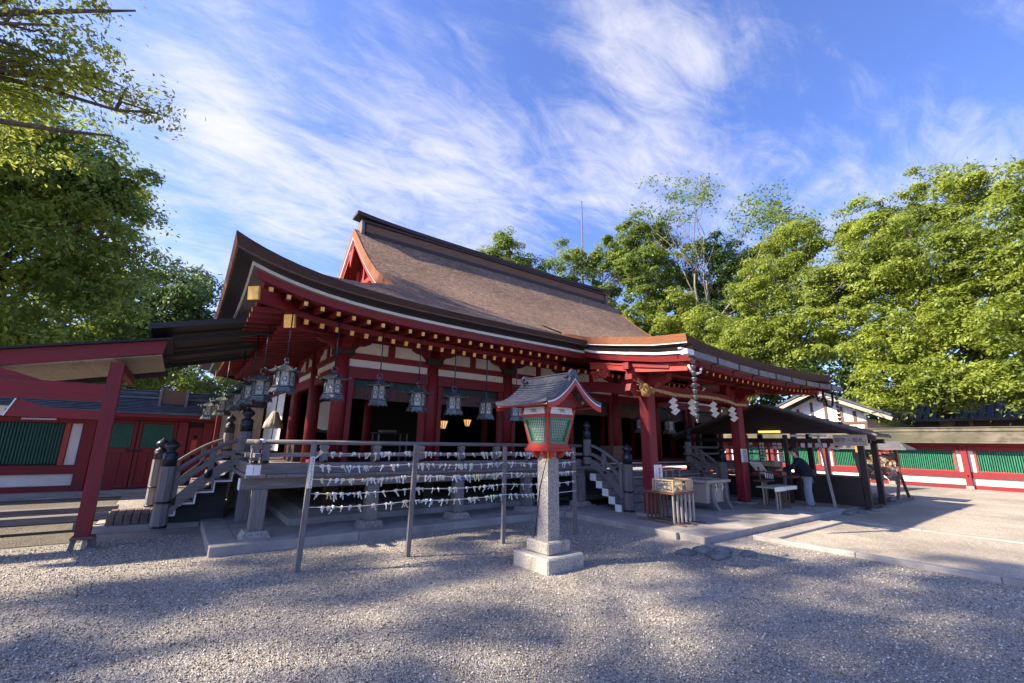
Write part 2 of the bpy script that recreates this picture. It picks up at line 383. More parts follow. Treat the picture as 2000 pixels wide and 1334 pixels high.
def sweep(name, parent, pts, w, h, mat, side=None, label=None):
    """rectangular section swept along a polyline, side = fixed sideways direction"""
    pts = [Vector(p) for p in pts]; V = []; F = []
    for i, p in enumerate(pts):
        t = (pts[min(i+1, len(pts)-1)]-pts[max(i-1, 0)]).normalized()
        s = Vector(side).normalized() if side else t.cross(Vector((0, 0, 1))).normalized()
        u = s.cross(t).normalized()
        for a, b in ((-1, -1), (1, -1), (1, 1), (-1, 1)): V.append(p+s*a*w/2+u*b*h/2)
    for i in range(len(pts)-1):
        for k in range(4): F.append((i*4+k, i*4+(k+1) % 4, i*4+4+(k+1) % 4, i*4+4+k))
    F.append((3, 2, 1, 0)); n = len(pts)*4; F.append((n-4, n-3, n-2, n-1))
    return part(name, parent, V, F, mat, label=label)
def prism(name, parent, poly, axis, a0, a1, mat, label=None, kind=None):
    """extrude a 2D polygon (in the other two axes, in order) along axis from a0 to a1"""
    V = []; n = len(poly)
    for a in (a0, a1):
        for p in poly:
            if axis == 'y': V.append((p[0], a, p[1]))
            elif axis == 'x': V.append((a, p[0], p[1]))
            else: V.append((p[0], p[1], a))
    F = [tuple(range(n)), tuple(range(2*n-1, n-1, -1))]
    for i in range(n): F.append((i, i+n, (i+1) % n+n, (i+1) % n))
    return part(name, parent, V, F, mat, label=label, kind=kind)
def lathe(name, parent, prof, c, mat, n=16, smooth=True, label=None, lobes=0, amp=0):
    V = []; F = []
    for r, z in prof:
        for k in range(n):
            a = 2*math.pi*k/n; rr = r*(1+amp*math.cos(lobes*a)) if lobes else r
            V.append((c[0]+rr*math.cos(a), c[1]+rr*math.sin(a), c[2]+z))
    m = len(prof)
    for i in range(m-1):
        for k in range(n): F.append((i*n+k, i*n+(k+1) % n, (i+1)*n+(k+1) % n, (i+1)*n+k))
    F.append(tuple(range(n))[::-1]); F.append(tuple((m-1)*n+k for k in range(n)))
    return part(name, parent, V, F, mat, smooth=smooth, label=label)
def copy_tree(o, parent=None):
    c = o.copy(); COL.objects.link(c); c.parent = parent
    for ch in list(o.children): copy_tree(ch, c)
    return c
def merge(lst):
    V = []; F = []
    for v, f in lst:
        n = len(V); V += [tuple(p) for p in v]; F += [tuple(i+n for i in q) for q in f]
    return V, F
def bx(lo, hi):
    s = [hi[i]-lo[i] for i in range(3)]; c = [(hi[i]+lo[i])/2 for i in range(3)]
    V, F = boxvf(*s); return [(v[0]+c[0], v[1]+c[1], v[2]+c[2]) for v in V], F
def text(name, parent, body, size, c, right, up, mat, depth=.002, vertical=False, sp=1.05):
    """flat lettering, centre c, reading direction right"""
    if vertical: body = '\n'.join(body)
    cu = bpy.data.curves.new(name, 'FONT'); cu.body = body; cu.size = size; cu.align_x = 'CENTER'; cu.align_y = 'CENTER'; cu.extrude = depth
    cu.space_line = .95; cu.space_character = sp; cu.materials.append(mat)
    tmp = bpy.data.objects.new(name, cu); COL.objects.link(tmp)
    dg = bpy.context.evaluated_depsgraph_get(); me = bpy.data.meshes.new_from_object(tmp.evaluated_get(dg))
    bpy.data.objects.remove(tmp)
    if not len(me.vertices): return None
    me.materials.clear(); me.materials.append(mat)
    r = Vector(right).normalized(); u = Vector(up).normalized(); n = r.cross(u)
    me.transform(Matrix((r, u, n)).transposed().to_4x4())
    o = bpy.data.objects.new(name, me); COL.objects.link(o); o['kind'] = 'stuff'
    o.location = Vector(c)-(ABS[parent.name] if parent else Vector())
    if parent: o.parent = parent
    ABS[o.name] = Vector(c); return o

def brush_marks(parent, x, y, z0, z1, w, n, seed=0):
    """a column of small ink marks, too small in the photograph to read"""
    r = random.Random(seed); bits = []; h = (z0-z1)/n
    for i in range(n):
        zc = z0-(i+.5)*h
        for k in range(3):
            if r.random() < .55: a = r.uniform(-.5, .1)*w; bits.append(bx((x+a, y-.0008, zc+(k-1)*h*.26-h*.05), (x+a+w*r.uniform(.3, .8), y, zc+(k-1)*h*.26+h*.05)))
        a = r.uniform(-.3, .3)*w; bits.append(bx((x+a-w*.07, y-.0012, zc-h*.36), (x+a+w*.07, y-.0009, zc+h*.36)))
    V, F = merge(bits); part('lettering', parent, V, F, INK, kind='stuff')

# ------------------------------------------------------------------ ground, terrace, path
rng = random.Random(7); NR = np.random.RandomState(11)
def struct(o): o['kind'] = 'structure'; return o
def ground():
    V = [(-400, -400, 0), (400, -400, 0), (400, 400, 0), (-400, 400, 0)]
    struct(part('ground', None, V, [(0, 1, 2, 3)], GRAVEL))
    # sandy path between the two kerb lines and the open court to the right
    struct(part('path', None, [(8.55, -40, .006), (60, -40, .006), (60, 4.2, .006), (8.55, 4.2, .006)], [(0, 1, 2, 3)], SAND))
ground()
def pebbles():
    # real stones near the camera, denser where they are larger in view
    n = 105000
    yaw = .6353
    d = .9+8.3*NR.rand(n)**.85; a = yaw+(NR.rand(n)-.5)*1.95
    x = d*np.sin(a)*1.12; y = d*np.cos(a)*1.05
    ok = ~((x > 8.35)) & ~((y > 7.5) & (x > .4)) & ~((x > 6.7) & (y > 4.0)) & ~((abs(x-4.24) < .37) & (abs(y-4.83) < .37))
    x, y, d = x[ok], y[ok], d[ok]; n = len(x)
    base = np.array([(1, 0, 0), (-.5, .87, 0), (-.5, -.87, 0), (.1, 0, .8), (0, .1, -.6)])
    F0 = np.array([(0, 1, 3), (1, 2, 3), (2, 0, 3), (1, 0, 4), (2, 1, 4), (0, 2, 4)])
    s = (.0038+.007*NR.rand(n)**1.8)*(1+.05*d)
    V = base[None]*s[:, None, None]*(0.7+.6*NR.rand(n, 5, 3))
    th = NR.rand(n)*6.283; c, sn = np.cos(th), np.sin(th)
    ti = (NR.rand(n)-.5)*1.3; ct, st = np.cos(ti), np.sin(ti)
    X, Y, Z = V[..., 0], V[..., 1], V[..., 2]
    Y, Z = Y*ct[:, None]-Z*st[:, None], Y*st[:, None]+Z*ct[:, None]
    X, Y = X*c[:, None]-Y*sn[:, None], X*sn[:, None]+Y*c[:, None]
    V = np.stack([X+x[:, None], Y+y[:, None], Z+(.002+.006*NR.rand(n))[:, None]], -1).reshape(-1, 3)
    F = (F0[None]+(np.arange(n)*5)[:, None, None]).reshape(-1, 3)
    me = bpy.data.meshes.new('gravel'); me.vertices.add(len(V)); me.vertices.foreach_set('co', V.astype(np.float32).ravel())
    me.loops.add(F.size); me.loops.foreach_set('vertex_index', F.astype(np.int32).ravel())
    me.polygons.add(len(F)); me.polygons.foreach_set('loop_start', np.arange(len(F), dtype=np.int32)*3); me.polygons.foreach_set('loop_total', np.full(len(F), 3, np.int32))
    me.update(); me.materials.append(PEBBLE)
    o = bpy.data.objects.new('gravel', me); COL.objects.link(o); o['kind'] = 'stuff'; o['label'] = 'loose grey and white gravel over the forecourt'
pebbles()
TZ = .13
def terrace():
    t = bpy.data.objects.new('pavement', None); COL.objects.link(t); t['kind'] = 'structure'; ABS['pavement'] = Vector(); t['label'] = 'low stone terrace round the hall'
    # edging slabs along the front, the rest as a slab field
    x = .56; i = 0
    while x < 7.2:
        w = min([2.05, 1.75, 1.9][i % 3], 7.2-x)
        box('edge_stone', t, (x+.004, 7.66, -.05), (x+w-.004, 8.02, TZ), CONC, .008); x += w; i += 1
    box('inner_paving', t, (.92, 8.026, -.05), (8.6, 22, TZ-.004), CONC, .004)
    for j in range(6):
        box('edge_stone', t, (.56, 8.026+j*1.3, -.05), (.915, 8.026+j*1.3+1.29, TZ), CONC, .008)
        if j > 1: break
    box('edge_stone', t, (-1.0, 10.35, -.05), (.55, 10.75, TZ-.03), CONC, .008)
    box('edge_stone', t, (-.95, 10.9, -.06), (.55, 13, TZ-.06), CONC, .008)
    struct(part('earth_ground', None, [(-30, 9.9, .008), (-.98, 9.75, .008), (-.98, 17.2, .008), (-30, 17.2, .008)], [(0, 1, 2, 3)], EARTH))
    # porch paving
    xs = [7.28, 8.9, 10.5, 12.1, 13.7]
    for k in range(4): box('edge_stone', t, (xs[k]+.004, 4.38, -.05), (xs[k+1]-.004, 4.86, TZ-.02), CONC, .008)
    box('edge_stone', t, (7.205, 4.868, -.05), (7.62, 6.2, TZ-.02), CONC, .008); box('edge_stone', t, (7.205, 6.21, -.05), (7.62, 7.66, TZ-.02), CONC, .008)
    box('inner_paving', t, (7.626, 4.868, -.05), (13.7, 8.02, TZ-.024), CONC, .004)
    # plastered mound under the hall
    V = []; F = []
    lo, hi = (1.75, 8.85), (18.6, 21.0)
    for z, d in ((TZ-.02, 0), (TZ+.10, .02), (TZ+.20, .30), (TZ+.22, .9)):
        V += [(lo[0]+d, lo[1]+d, z), (hi[0]-d, lo[1]+d, z), (hi[0]-d, hi[1]-d, z), (lo[0]+d, hi[1]-d, z)]
    for i in range(3):
        for k in range(4): F.append((i*4+k, i*4+(k+1) % 4, i*4+4+(k+1) % 4, i*4+4+k))
    F.append((12, 13, 14, 15))
    part('foundation_mound', t, V, F, CONC)
    # kerbs of the path
    def kerb(x0, y0, y1, w, h):
        y = y1
        while y > y0:
            e = max(y0, y-1.5); box('kerb_stone', t, (x0, e+.004, -.05), (x0+w, y-.004, h), CONC, .008); y = e
    kerb(8.42, -9, 4.15, .14, .07); kerb(12.2, -9, 4.15, .12, .03)
    box('kerb_stone', t, (8.57, 3.86, -.05), (12.19, 4.05, .045), CONC, .006)
terrace()

# ------------------------------------------------------------------ the shrine hall
def smooth_interp(xs, ys):
    def f(v): return float(np.interp(v, xs, ys))
    return f
PX = [0, .5, 1, 2, 2.87, 3.57, 4.25, 5.04, 5.78, 6.35, 6.95]
PY = [0, .17, .38, .86, 1.36, 1.74, 2.16, 2.78, 3.44, 3.99, 4.55]
P = smooth_interp(PX, PY)
XL, XR, YF, YB = .25, 19.85, 7.27, 21.13
XV0, XV1 = 3.75, 16.3           # verge planes of the gables
T0 = 4.03
KX0, KX1, KY = 7.6, 14.9, 4.65
def lift(s): return .58*math.exp(-max(s, 0)/1.15)
def klift(x): return .22*math.exp(-max(x-KX0, 0)/1.1)+.16*math.exp(-max(KX1-x, 0)/1.1)
def zk(x, y):      # porch roof surface
    b = float(np.interp(y, [4.65, 5.46, 6.24, 7.19, 7.99, 8.6, 9.3], [3.49, 3.565, 3.70, 3.98, 4.32, 4.6, 4.97]))
    return b+klift(x)*max(0, min(1, (8.2-y)/2.0))
def zmain(x, y, hip=True):
    dF, dB, dL, dR = y-YF, YB-y, x-XL, XR-x
    z = min(P(dF), P(dB))
    if hip: z = min(z, .80*P(dL), .80*P(dR)); s = max(min(dF, dB), min(dL, dR))
    else: s = max(min(dF, dB), min(dL, dR))
    return T0+z+lift(s)
def grid(xs, ys, f):
    V = [(x, y, f(x, y)) for y in ys for x in xs]; n = len(xs); F = []
    for j in range(len(ys)-1):
        for i in range(n-1): F.append((j*n+i, j*n+i+1, (j+1)*n+i+1, (j+1)*n+i))
    return V, F
def strip(name, root, lines, mat, smooth=False):
    """surface through consecutive polylines"""
    n = len(lines[0]); V = [p for l in lines for p in l]; F = []
    for j in range(len(lines)-1):
        for i in range(n-1): F.append((j*n+i, j*n+i+1, (j+1)*n+i+1, (j+1)*n+i))
    return part(name, root, V, F, mat, smooth=smooth)

def hall():
    base = (10.05, 14.2, TZ)
    R = thing('shrine_hall', 'long vermilion shrine hall with a sweeping cypress bark roof, porch and grey veranda', 'shrine hall', base, local=False)
    # ---- bark roof
    def fr(a, b, n): return list(np.linspace(a, b, n))
    xsH = fr(XL, 1.4, 9)+fr(1.6, XV0+.45, 12)
    ysH = fr(YF, YF+1.6, 9)+fr(YF+1.9, YB-1.9, 34)+fr(YB-1.6, YB, 9)
    for m in (0, 1):
        xs = xsH if not m else [XL+XR-x for x in reversed(xsH)]
        def f(x, y, m=m):
            z = zmain(x, y); dx = x-XV0 if not m else XV1-x
            return z-(.03 if dx > .02 else 0)
        V, F = grid(xs, ysH, f); part('hip_roof', R, V, F, BARK, smooth=True)
    xsM = fr(XV0, 5.5, 8)+fr(5.8, 14.6, 30)+fr(14.9, XV1, 7)
    ysF = fr(YF, YF+1, 5)+fr(YF+1.3, 14.2, 24)
    def fm(x, y): return zmain(x, y, False)
    # over the porch the eave flows outward, so start that part behind the porch roof
    V, F = grid(xsM, ysF, fm)
    part('main_roof', R, V, F, BARK, smooth=True)
    V, F = grid(xsM, [28.4-y for y in reversed(ysF)], fm); part('main_roof', R, V, F, BARK, smooth=True)
    ysK = fr(KY, 6, 8)+fr(6.2, 9.2, 18); xsK = fr(KX0, 9.6, 12)+fr(9.9, 13, 10)+fr(13.2, KX1, 9)
    V, F = grid(xsK, ysK, lambda x, y: zk(x, y)+.012); part('porch_roof', R, V, F, BARK, smooth=True)
    # ---- eave layers of the main roof, front / left / right / back
    def eave_pts(side, inset, drop, n=44, grow=0):
        L = []
        ts = np.linspace(0, 1, n); ts = .5-.5*np.cos(ts*math.pi)
        for t in ts:
            if side == 'front': x, y = XL+inset+(XR-XL-2*inset)*t, YF+inset
            elif side == 'back': x, y = XL+inset+(XR-XL-2*inset)*t, YB-inset
            elif side == 'left': x, y = XL+inset, YF+inset+(YB-YF-2*inset)*t
            else: x, y = XR-inset, YF+inset+(YB-YF-2*inset)*t
            s = x-XL if side in ('front', 'back') else y-YF
            s2 = XR-x if side in ('front', 'back') else YB-y
            L.append((x, y, T0+lift(min(s, s2))-drop*(1+grow*math.exp(-max(0, min(s, s2))/1.4))))
        return L
    for side in ('front', 'left', 'right', 'back'):
        g = 1.0
        strip('bark_eave', R, [eave_pts(side, 0, 0), eave_pts(side, .04, .095, grow=g)], BARKE if side == 'left' else BARKE_SHADE)  # sunward left edge keeps the orange tone, other sides get the shaded copy
        strip('bark_eave_line', R, [eave_pts(side, .04, .095, grow=g), eave_pts(side, .035, .112, grow=g*.85), eave_pts(side, .06, .118, grow=g*.8)], BROWN)
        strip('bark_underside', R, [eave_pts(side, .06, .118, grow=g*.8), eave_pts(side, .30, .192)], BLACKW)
        strip('white_eave_board', R, [eave_pts(side, .285, .185), eave_pts(side, .28, .238), eave_pts(side, .31, .24)], WHITEP)
        strip('eave_soffit_board', R, [eave_pts(side, .31, .24), eave_pts(side, .52 if side == 'left' else .40, .262)], GREY)
        strip('eave_fascia', R, [eave_pts(side, .36+(.14 if side == 'left' else 0), .245), eave_pts(side, .37+(.14 if side == 'left' else 0), .37), eave_pts(side, .58, .37)], RED)
        strip('eave_ceiling', R, [eave_pts(side, .34, .24), eave_pts(side, 1.0, .30), eave_pts(side, 2.5, .02)], RED)
    # ---- rafters: upper (flying) row and lower row, gilt ends
    def rafter(p0, p1, w, h, gold=True):
        r = bar('rafter', R, p0, p1, w, h, RED)
        if gold:
            d = (Vector(p1)-Vector(p0)).normalized()
            bar('rafter_cap', R, Vector(p0)-d*.008, Vector(p0)+d*.004, w-.016, h-.014, GOLD)
    sp = .268
    def zfu(x): return T0+lift(min(x-XL, XR-x))-.435
    n = 0
    for k in range(68):
        x = .86+k*sp
        if x > 18.9 : break
        vis = x < 8.0 or x > 14.6
        if x < 7.55:
            zz = zfu(x)
            rafter((x, 7.72, zz), (x, 8.6, zz+.10), .075, .085)
            n += 1
    for k in range(24):
        x = 1.52+k*sp; zz = T0+lift(x-XL)*.75-.565
        rafter((x, 8.18, zz), (x, 9.55, zz+.34), .085, .10)
    for k in range(24):      # lower row carries on behind the porch
        x = 1.52+(24+k)*sp; rafter((x, 8.18, T0-.565), (x, 9.55, T0-.225), .085, .10)
    for k in range(30):      # west side
        y = 8.9+k*.30; zz = zfu(max(y-YF+XL, XL))
        rafter((.70, y-.5, zz), (1.6, y-.5, zz+.10), .075, .085, gold=True)
        if k % 1 == 0 and k < 26: rafter((1.18, y, T0+lift(y-YF)*.75-.565), (2.57, y, T0-.225), .085, .10, gold=False)
    # beam under the upper rafters
    sweep('rafter_beam', R, [(x, 8.30, T0+lift(x-XL)*.8-.46) for x in np.linspace(1.2, 7.6, 14)], .12, .10, RED, side=(0, 1, 0))
    sweep('rafter_beam', R, [(1.30, y, T0+lift(y-YF)*.8-.46) for y in np.linspace(8.2, 16, 14)], .12, .10, RED, side=(1, 0, 0))
    # corner hip rafters with gilt shoes
    for (a, b, w, h) in (((.62, 7.63, 3.80), (2.3, 9.3, 4.02), .17, .20), ((1.27, 8.27, 3.60), (2.6, 9.6, 3.86), .19, .22)):
        bar('hip_rafter', R, a, b, w, h, RED)
        d = (Vector(b)-Vector(a)).normalized()
        bar('hip_rafter_cap', R, Vector(a)-d*.015, Vector(a)+d*.03, w+.012, h+.012, GOLD)
    # ---- gable ends
    for m, xv in ((0, XV0), (1, XV1)):
        sg = 1 if not m else -1
        ys = np.linspace(10.05, 14.2, 26)
        top = [(xv, y, zmain(XV0+.001, y, False)+.03) for y in ys]; top += [(xv, 28.4-y, z) for (_, y, z) in reversed(top[:-1])]
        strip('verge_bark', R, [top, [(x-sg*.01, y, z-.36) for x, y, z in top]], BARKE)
        strip('verge_line', R, [[(x-sg*.01, y, z-.36) for x, y, z in top], [(x+sg*.0, y, z-.395) for x, y, z in top], [(x+sg*.06, y, z-.395) for x, y, z in top]], WHITEP)
        strip('bargeboard', R, [[(x+sg*.06, y, z-.39) for x, y, z in top], [(x+sg*.07, y, z-.62) for x, y, z in top]], REDL)
        poly = [(y, z-.2) for _, y, z in top]
        prism('gable_wall', R, poly, 'x', xv+sg*.55, xv+sg*.60, RED)
        strip('verge_soffit', R, [[(xv, y, z-.22) for _, y, z in top], [(xv+sg*.6, y, z-.22) for _, y, z in top]], RED)
        for dy in (-1.4, -.7, 0, .7, 1.4):
            box('gable_strut', R, (xv+sg*.50-.04, 14.2+dy-.06, 6.2), (xv+sg*.50+.04, 14.2+dy+.06, 8.0-abs(dy)*.95), REDL)
        box('gable_tie', R, (xv+sg*.47-.05, 12.2, 6.55), (xv+sg*.47+.05, 16.2, 6.72), REDL)
        # carved pendant
        prism('gable_pendant', R, [(14.2-.25, 7.75), (14.2-.1, 7.4), (14.2, 7.15), (14.3, 7.4), (14.45, 7.75)], 'x', xv+sg*.02-.02, xv+sg*.02+.02, REDL)
    # ---- ridge box
    ridge = [(x, 14.2, 8.42+.02*math.exp(-(x-3.8)/1.5)) for x in np.linspace(4.05, 15.98, 10)]
    box('ridge_base', R, (4.1, 13.92, 8.28), (15.95, 14.48, 8.46), DARK)
    box('ridge_box', R, (4.1, 14.0, 8.46), (15.95, 14.40, 8.78), BROWN)
    box('ridge_cornice', R, (4.0, 13.93, 8.78), (16.05, 14.47, 8.86), DARK)
    def lifted(x): return 8.93+.14*math.exp(-(x-3.75)/1.2)+.14*math.exp(-(16.4-x)/1.2)
    sweep('ridge_cap', R, [(x, 14.2, lifted(x)) for x in np.linspace(3.75, 16.4, 30)], .56, .13, DARK, side=(0, 1, 0))
    for x, s in ((3.98, -1), (16.08, 1)):
        prism('ridge_end_ornament', R, [(13.86, 8.0), (13.98, 8.25), (13.9, 8.5), (14.0, 8.88), (14.4, 8.88), (14.5, 8.5), (14.42, 8.25), (14.54, 8.0), (14.3, 8.3), (14.1, 8.3)], 'x', x-.05, x+.05, GREY)
        box('ridge_end_block', R, (x+.3*-s-.1, 13.86, 8.14), (x+.3*-s+.1, 13.99, 8.42), DARK)
    # ---- columns and walls
    CX = [2.57, 4.68, 6.89, 9.04, 11.2, 13.3, 15.42, 17.5]; CYs = [9.55, 11.7, 13.85, 16.0, 18.2]
    DZ = 1.05
    def column(x, y, z0=DZ, z1=3.72, r=.145):
        lathe('column', R, [(r, 0), (r, z1-z0)], (x, y, z0), RED[2], 20)
    for x in CX: column(x, 9.55)
    for y in CYs[1:]: column(2.57, y); column(17.5, y)
    for x in CX[:-1]: box('door_jamb', R, (x+.15, 9.50, DZ), (x+.27, 9.60, 2.88), RED)
    for x in CX[1:]: box('door_jamb', R, (x-.29, 9.50, DZ), (x-.15, 9.60, 2.88), RED)
    def bay(p, q, ax):       # plaster bands, beams and valance between two columns
        def B(name, a0, a1, z0, z1, d0, d1, mat, **k):
            if ax == 'x': box(name, R, (a0, 9.55+d0, z0), (a1, 9.55+d1, z1), mat, **k)
            else: box(name, R, (2.57+d0, a0, z0), (2.57+d1, a1, z1), mat, **k)
        B('lintel_beam', p+.13, q-.13, 2.88, 3.13, -.075, .075, RED)
        B('plaster_panel', p+.12, q-.12, 3.131, 3.299, -.02, .03, WHITE)
        B('tie_beam', p+.13, q-.13, 3.30, 3.43, -.07, .07, RED)
        B('plaster_panel', p+.12, q-.12, 3.431, 3.70, -.02, .03, WHITE)
        B('wall_plate', p-.01, q+.01, 3.70, 3.86, -.10, .10, RED)
        c = (p+q)/2; B('centre_strut', c-.075, c+.075, 3.43, 3.70, -.06, .06, RED)
        B('threshold_beam', p+.13, q-.13, 1.05, 1.13, -.06, .06, RED)
    def bracket(c, ax, y0=9.55):   # boat shaped bearing block and arm on a column head
        poly = [(-.78, 3.70), (-.78, 3.655), (-.62, 3.60), (-.42, 3.57), (-.34, 3.50), (-.20, 3.44), (.20, 3.44), (.34, 3.50), (.42, 3.57), (.62, 3.60), (.78, 3.655), (.78, 3.70)]
        poly = [(c+u*.72, z) for u, z in poly]
        if ax == 'x': prism('bracket_arm', R, poly, 'y', y0-.09, y0+.09, RED)
        else: prism('bracket_arm', R, poly, 'x', 2.57-.09, 2.57+.09, RED)
    for a, b in zip(CX[:-1], CX[1:]): bay(a, b, 'x')
    for a, b in zip(CYs[:-1], CYs[1:]): bay(a, b, 'y')
    for x in CX: bracket(x, 'x'); box('bearing_block', R, (x-.2, 9.55-.17, 3.36), (x+.2, 9.55+.17, 3.52), DARK)
    for y in CYs: bracket(y, 'y')
    for a, b in zip(CX[:-1], CX[1:]):
        def vf(z0, z1, wob):
            xs = np.linspace(a+.14, b-.14, 30); return [[(x, 9.62+wob*math.sin(x*26), z0) for x in xs], [(x, 9.62, z1) for x in xs]]
        strip('valance', R, vf(2.715, 2.885, .008), VALG); strip('curtain', R, vf(2.46, 2.72, .012), VALB)
    # interior
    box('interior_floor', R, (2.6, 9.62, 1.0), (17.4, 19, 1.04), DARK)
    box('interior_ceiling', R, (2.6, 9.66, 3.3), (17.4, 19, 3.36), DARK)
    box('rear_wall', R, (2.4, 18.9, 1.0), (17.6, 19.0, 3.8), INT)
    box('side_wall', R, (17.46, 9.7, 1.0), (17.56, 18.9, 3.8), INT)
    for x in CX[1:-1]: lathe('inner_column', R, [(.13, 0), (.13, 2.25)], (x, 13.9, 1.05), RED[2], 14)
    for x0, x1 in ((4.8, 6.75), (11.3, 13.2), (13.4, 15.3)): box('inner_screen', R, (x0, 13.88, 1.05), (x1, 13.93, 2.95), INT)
    # ---- west side: cloth hangings, plank wall, drum opening
    for y0, y1 in ((14.75, 15.85), (16.15, 17.9)):
        ys = np.linspace(y0, y1, 24); strip('cloth_hanging', R, [[(2.40+.02*math.sin(y*18), y, 2.95) for y in ys], [(2.38+.03*math.sin(y*18+1), y, 1.25) for y in ys]], CLOTH)
    # ---- veranda
    x = .90; i = 0
    while x < 19.2:
        w = .285; box('deck_board', R, (x+.003, 7.92, 1.0), (x+w-.003, 9.5, DZ), GREY, .005); x += w; i += 1
    y = 9.5
    while y < 19: box('deck_board', R, (.90, y+.003, 1.0), (2.5, y+.282, DZ), GREY, .005); y += .285
    box('deck_beam', R, (.86, 8.06, .83), (8.25, 8.2, .998), GREY); box('deck_beam', R, (12.9, 8.06, .83), (19.3, 8.2, .998), GREY)
    box('deck_beam', R, (1.06, 8.22, .83), (1.2, 19, .998), GREY)
    box('beam_end_cap', R, (.845, 8.055, .825), (.862, 8.205, .995), WHITEP)
    box('deck_fascia', R, (.96, 8.02, 1.05), (8.1, 8.10, 1.22), GREY)
    box('deck_fascia', R, (.94, 8.1, 1.05), (1.02, 9.85, 1.22), GREY)
    PXs = [1.15, 2.93, 4.69, 6.45, 8.15]
    for x in PXs+[13.2, 15, 16.8, 18.6]:
        prism('post_stone', R, [(x-.21, TZ-.01), (x+.21, TZ-.01), (x+.15, TZ+.10), (x-.15, TZ+.10)], 'y', 8.13-.19, 8.13+.19, GRANR)
        box('deck_post', R, (x-.10, 8.03, TZ+.10), (x+.10, 8.23, .83), GREY, .01)
    for y in (9.9, 11.7, 13.5, 15.3):
        box('deck_post', R, (1.05, y-.1, TZ-.01), (1.25, y+.1, .83), GREY, .01)
    for x in (2.6, 4.7, 6.9, 9.0, 11.2):
        for y in (9.55, 11.7): box('floor_post', R, (x-.12, y-.12, .3), (x+.12, y+.12, 1.0), DARK, .01)
    for k in range(24): # lattice of short struts deep under the floor
        x = 2.9+k*.26; box('underfloor_slat', R, (x-.03, 10.6, .35), (x+.03, 10.66, .95), DARK)
    def rail_run(pa, pb, posts):
        pa = Vector(pa); pb = Vector(pb)
        d = (pb-pa).normalized()
        a = pa-d*.28; b = pb+d*.05
        tube('top_rail', R, [a+Vector((0, 0, 1.545)), b+Vector((0, 0, 1.545))], .038, GREY, 12)
        bar('middle_rail', R, a+Vector((0, 0, 1.345)), b+Vector((0, 0, 1.345)), .075, .06, GREY)
        for s in posts:
            p = pa+(pb-pa)*s
            box('rail_post', R, (p.x-.055, p.y-.055, 1.22), (p.x+.055, p.y+.055, 1.44), GREY, .005)
            prism('post_flare', R, [(p.x-.055, 1.44), (p.x-.075, 1.475), (p.x-.045, 1.51), (p.x+.045, 1.51), (p.x+.075, 1.475), (p.x+.055, 1.44)], 'y', p.y-.05, p.y+.05, GREY)
            lathe('rail_boss', R, [(.0, -.02), (.035, -.02), (.045, 0), (.035, .02), (0, .02)], (p.x, p.y-.075, 1.24), BLACK, 10)
    rail_run((1.15, 8.06, 0), (8.1, 8.06, 0), [0, .126, .256, .38, .51, .635, .762, .88])
    rail_run((1.0, 8.0, 0), (1.0, 9.75, 0), [.02])
    rail_run((12.9, 8.06, 0), (19, 8.06, 0), [.05, .3, .55, .8])
    lathe('rail_end_knob', R, [(0, -.03), (.045, -.03), (.05, 0), (.04, .03), (0, .03)], (1.08, 8.0, 1.56), WHITEP, 10)
    box('white_end_tag', R, (.935, 7.985, 1.30), (1.06, 8.0, 1.37), WHITEP); 
    box('white_end_tag', R, (.90, 7.905, 1.055), (.99, 7.915, 1.20), WHITEP); box('white_end_tag', R, (1.0, 7.905, 1.055), (1.09, 7.915, 1.20), WHITEP)
    # ---- newels with onion finials
    def newel(x, y, z0, z1, r=.115, mat=None):
        lathe('newel_post', R, [(r*1.02, 0), (r, .02), (r, z1-z0)], (x, y, z0), GREY[2], 8, smooth=False)
        for zz in (z0+.02, (z0+z1)/2-.1):
            lathe('iron_band', R, [(r+.006, 0), (r+.008, .005), (r+.006, .035)], (x, y, zz), BLACK, 16)
        lathe('finial', R, [(r*.95, 0), (r*.95, .12), (r*1.0, .13), (r*.95, .14), (r*.95, .2), (r*.8, .23), (r*.5, .245), (r*.5, .27), (r*.95, .32), (r*1.0, .35), (r*.7, .40), (r*.2, .44), (r*.05, .475), (0, .48)], (x, y, z1), BRONZED, 16)
    def stair(mainaxis, c0, c1, top, bottom, n, ztop, zbot, sides):
        # steps: along main axis from top to bottom, spanning c0..c1 on the other axis
        run = (bottom-top)/n; rise = (ztop-zbot)/(n+1)
        for i in range(n):
            z = ztop-rise*(i+1); a0 = top+run*i; a1 = top+run*(i+1)
            lo, hi = min(a0, a1), max(a0, a1)
            ov = .02 if run > 0 else -.02
            if mainaxis == 'x':
                box('step_tread', R, (lo-.01, c0, z-.045), (hi+.01, c1, z), GREY, .004)
                xr = a0-(.02 if run < 0 else -.0); box('step_riser', R, (min(a0, a0+ov*1.0), c0+.02, z), (max(a0, a0+ov*1.0), c1-.02, z+rise-.045), GREY, 0)
                for cy in (c0, c1):
                    box('step_edge_strip', R, (lo-.01, cy-.004, z-.035), (hi+.01, cy+.004, z-.008), WHITEP, 0)
                    box('step_edge_strip', R, (a0-.012, cy-.004, z-.008), (a0+.012, cy+.004, z+rise-.035), WHITEP, 0)
            else:
                box('step_tread', R, (c0+.012, lo-.01, z-.165), (c1-.012, hi+.01, z), GREY, .004)
                for cx in (c0, c1): box('step_end_panel', R, (cx-.010, lo+.004, z-.170), (cx+.010, hi-.004, z-.004), WHITEP, .003)
    stair('x', 9.98, 13.4, .92, -.12, 4, 1.02, .12, 0)
    stair('y', 8.28, 12.82, 7.90, 6.95, 5, 1.05, .10, 0)
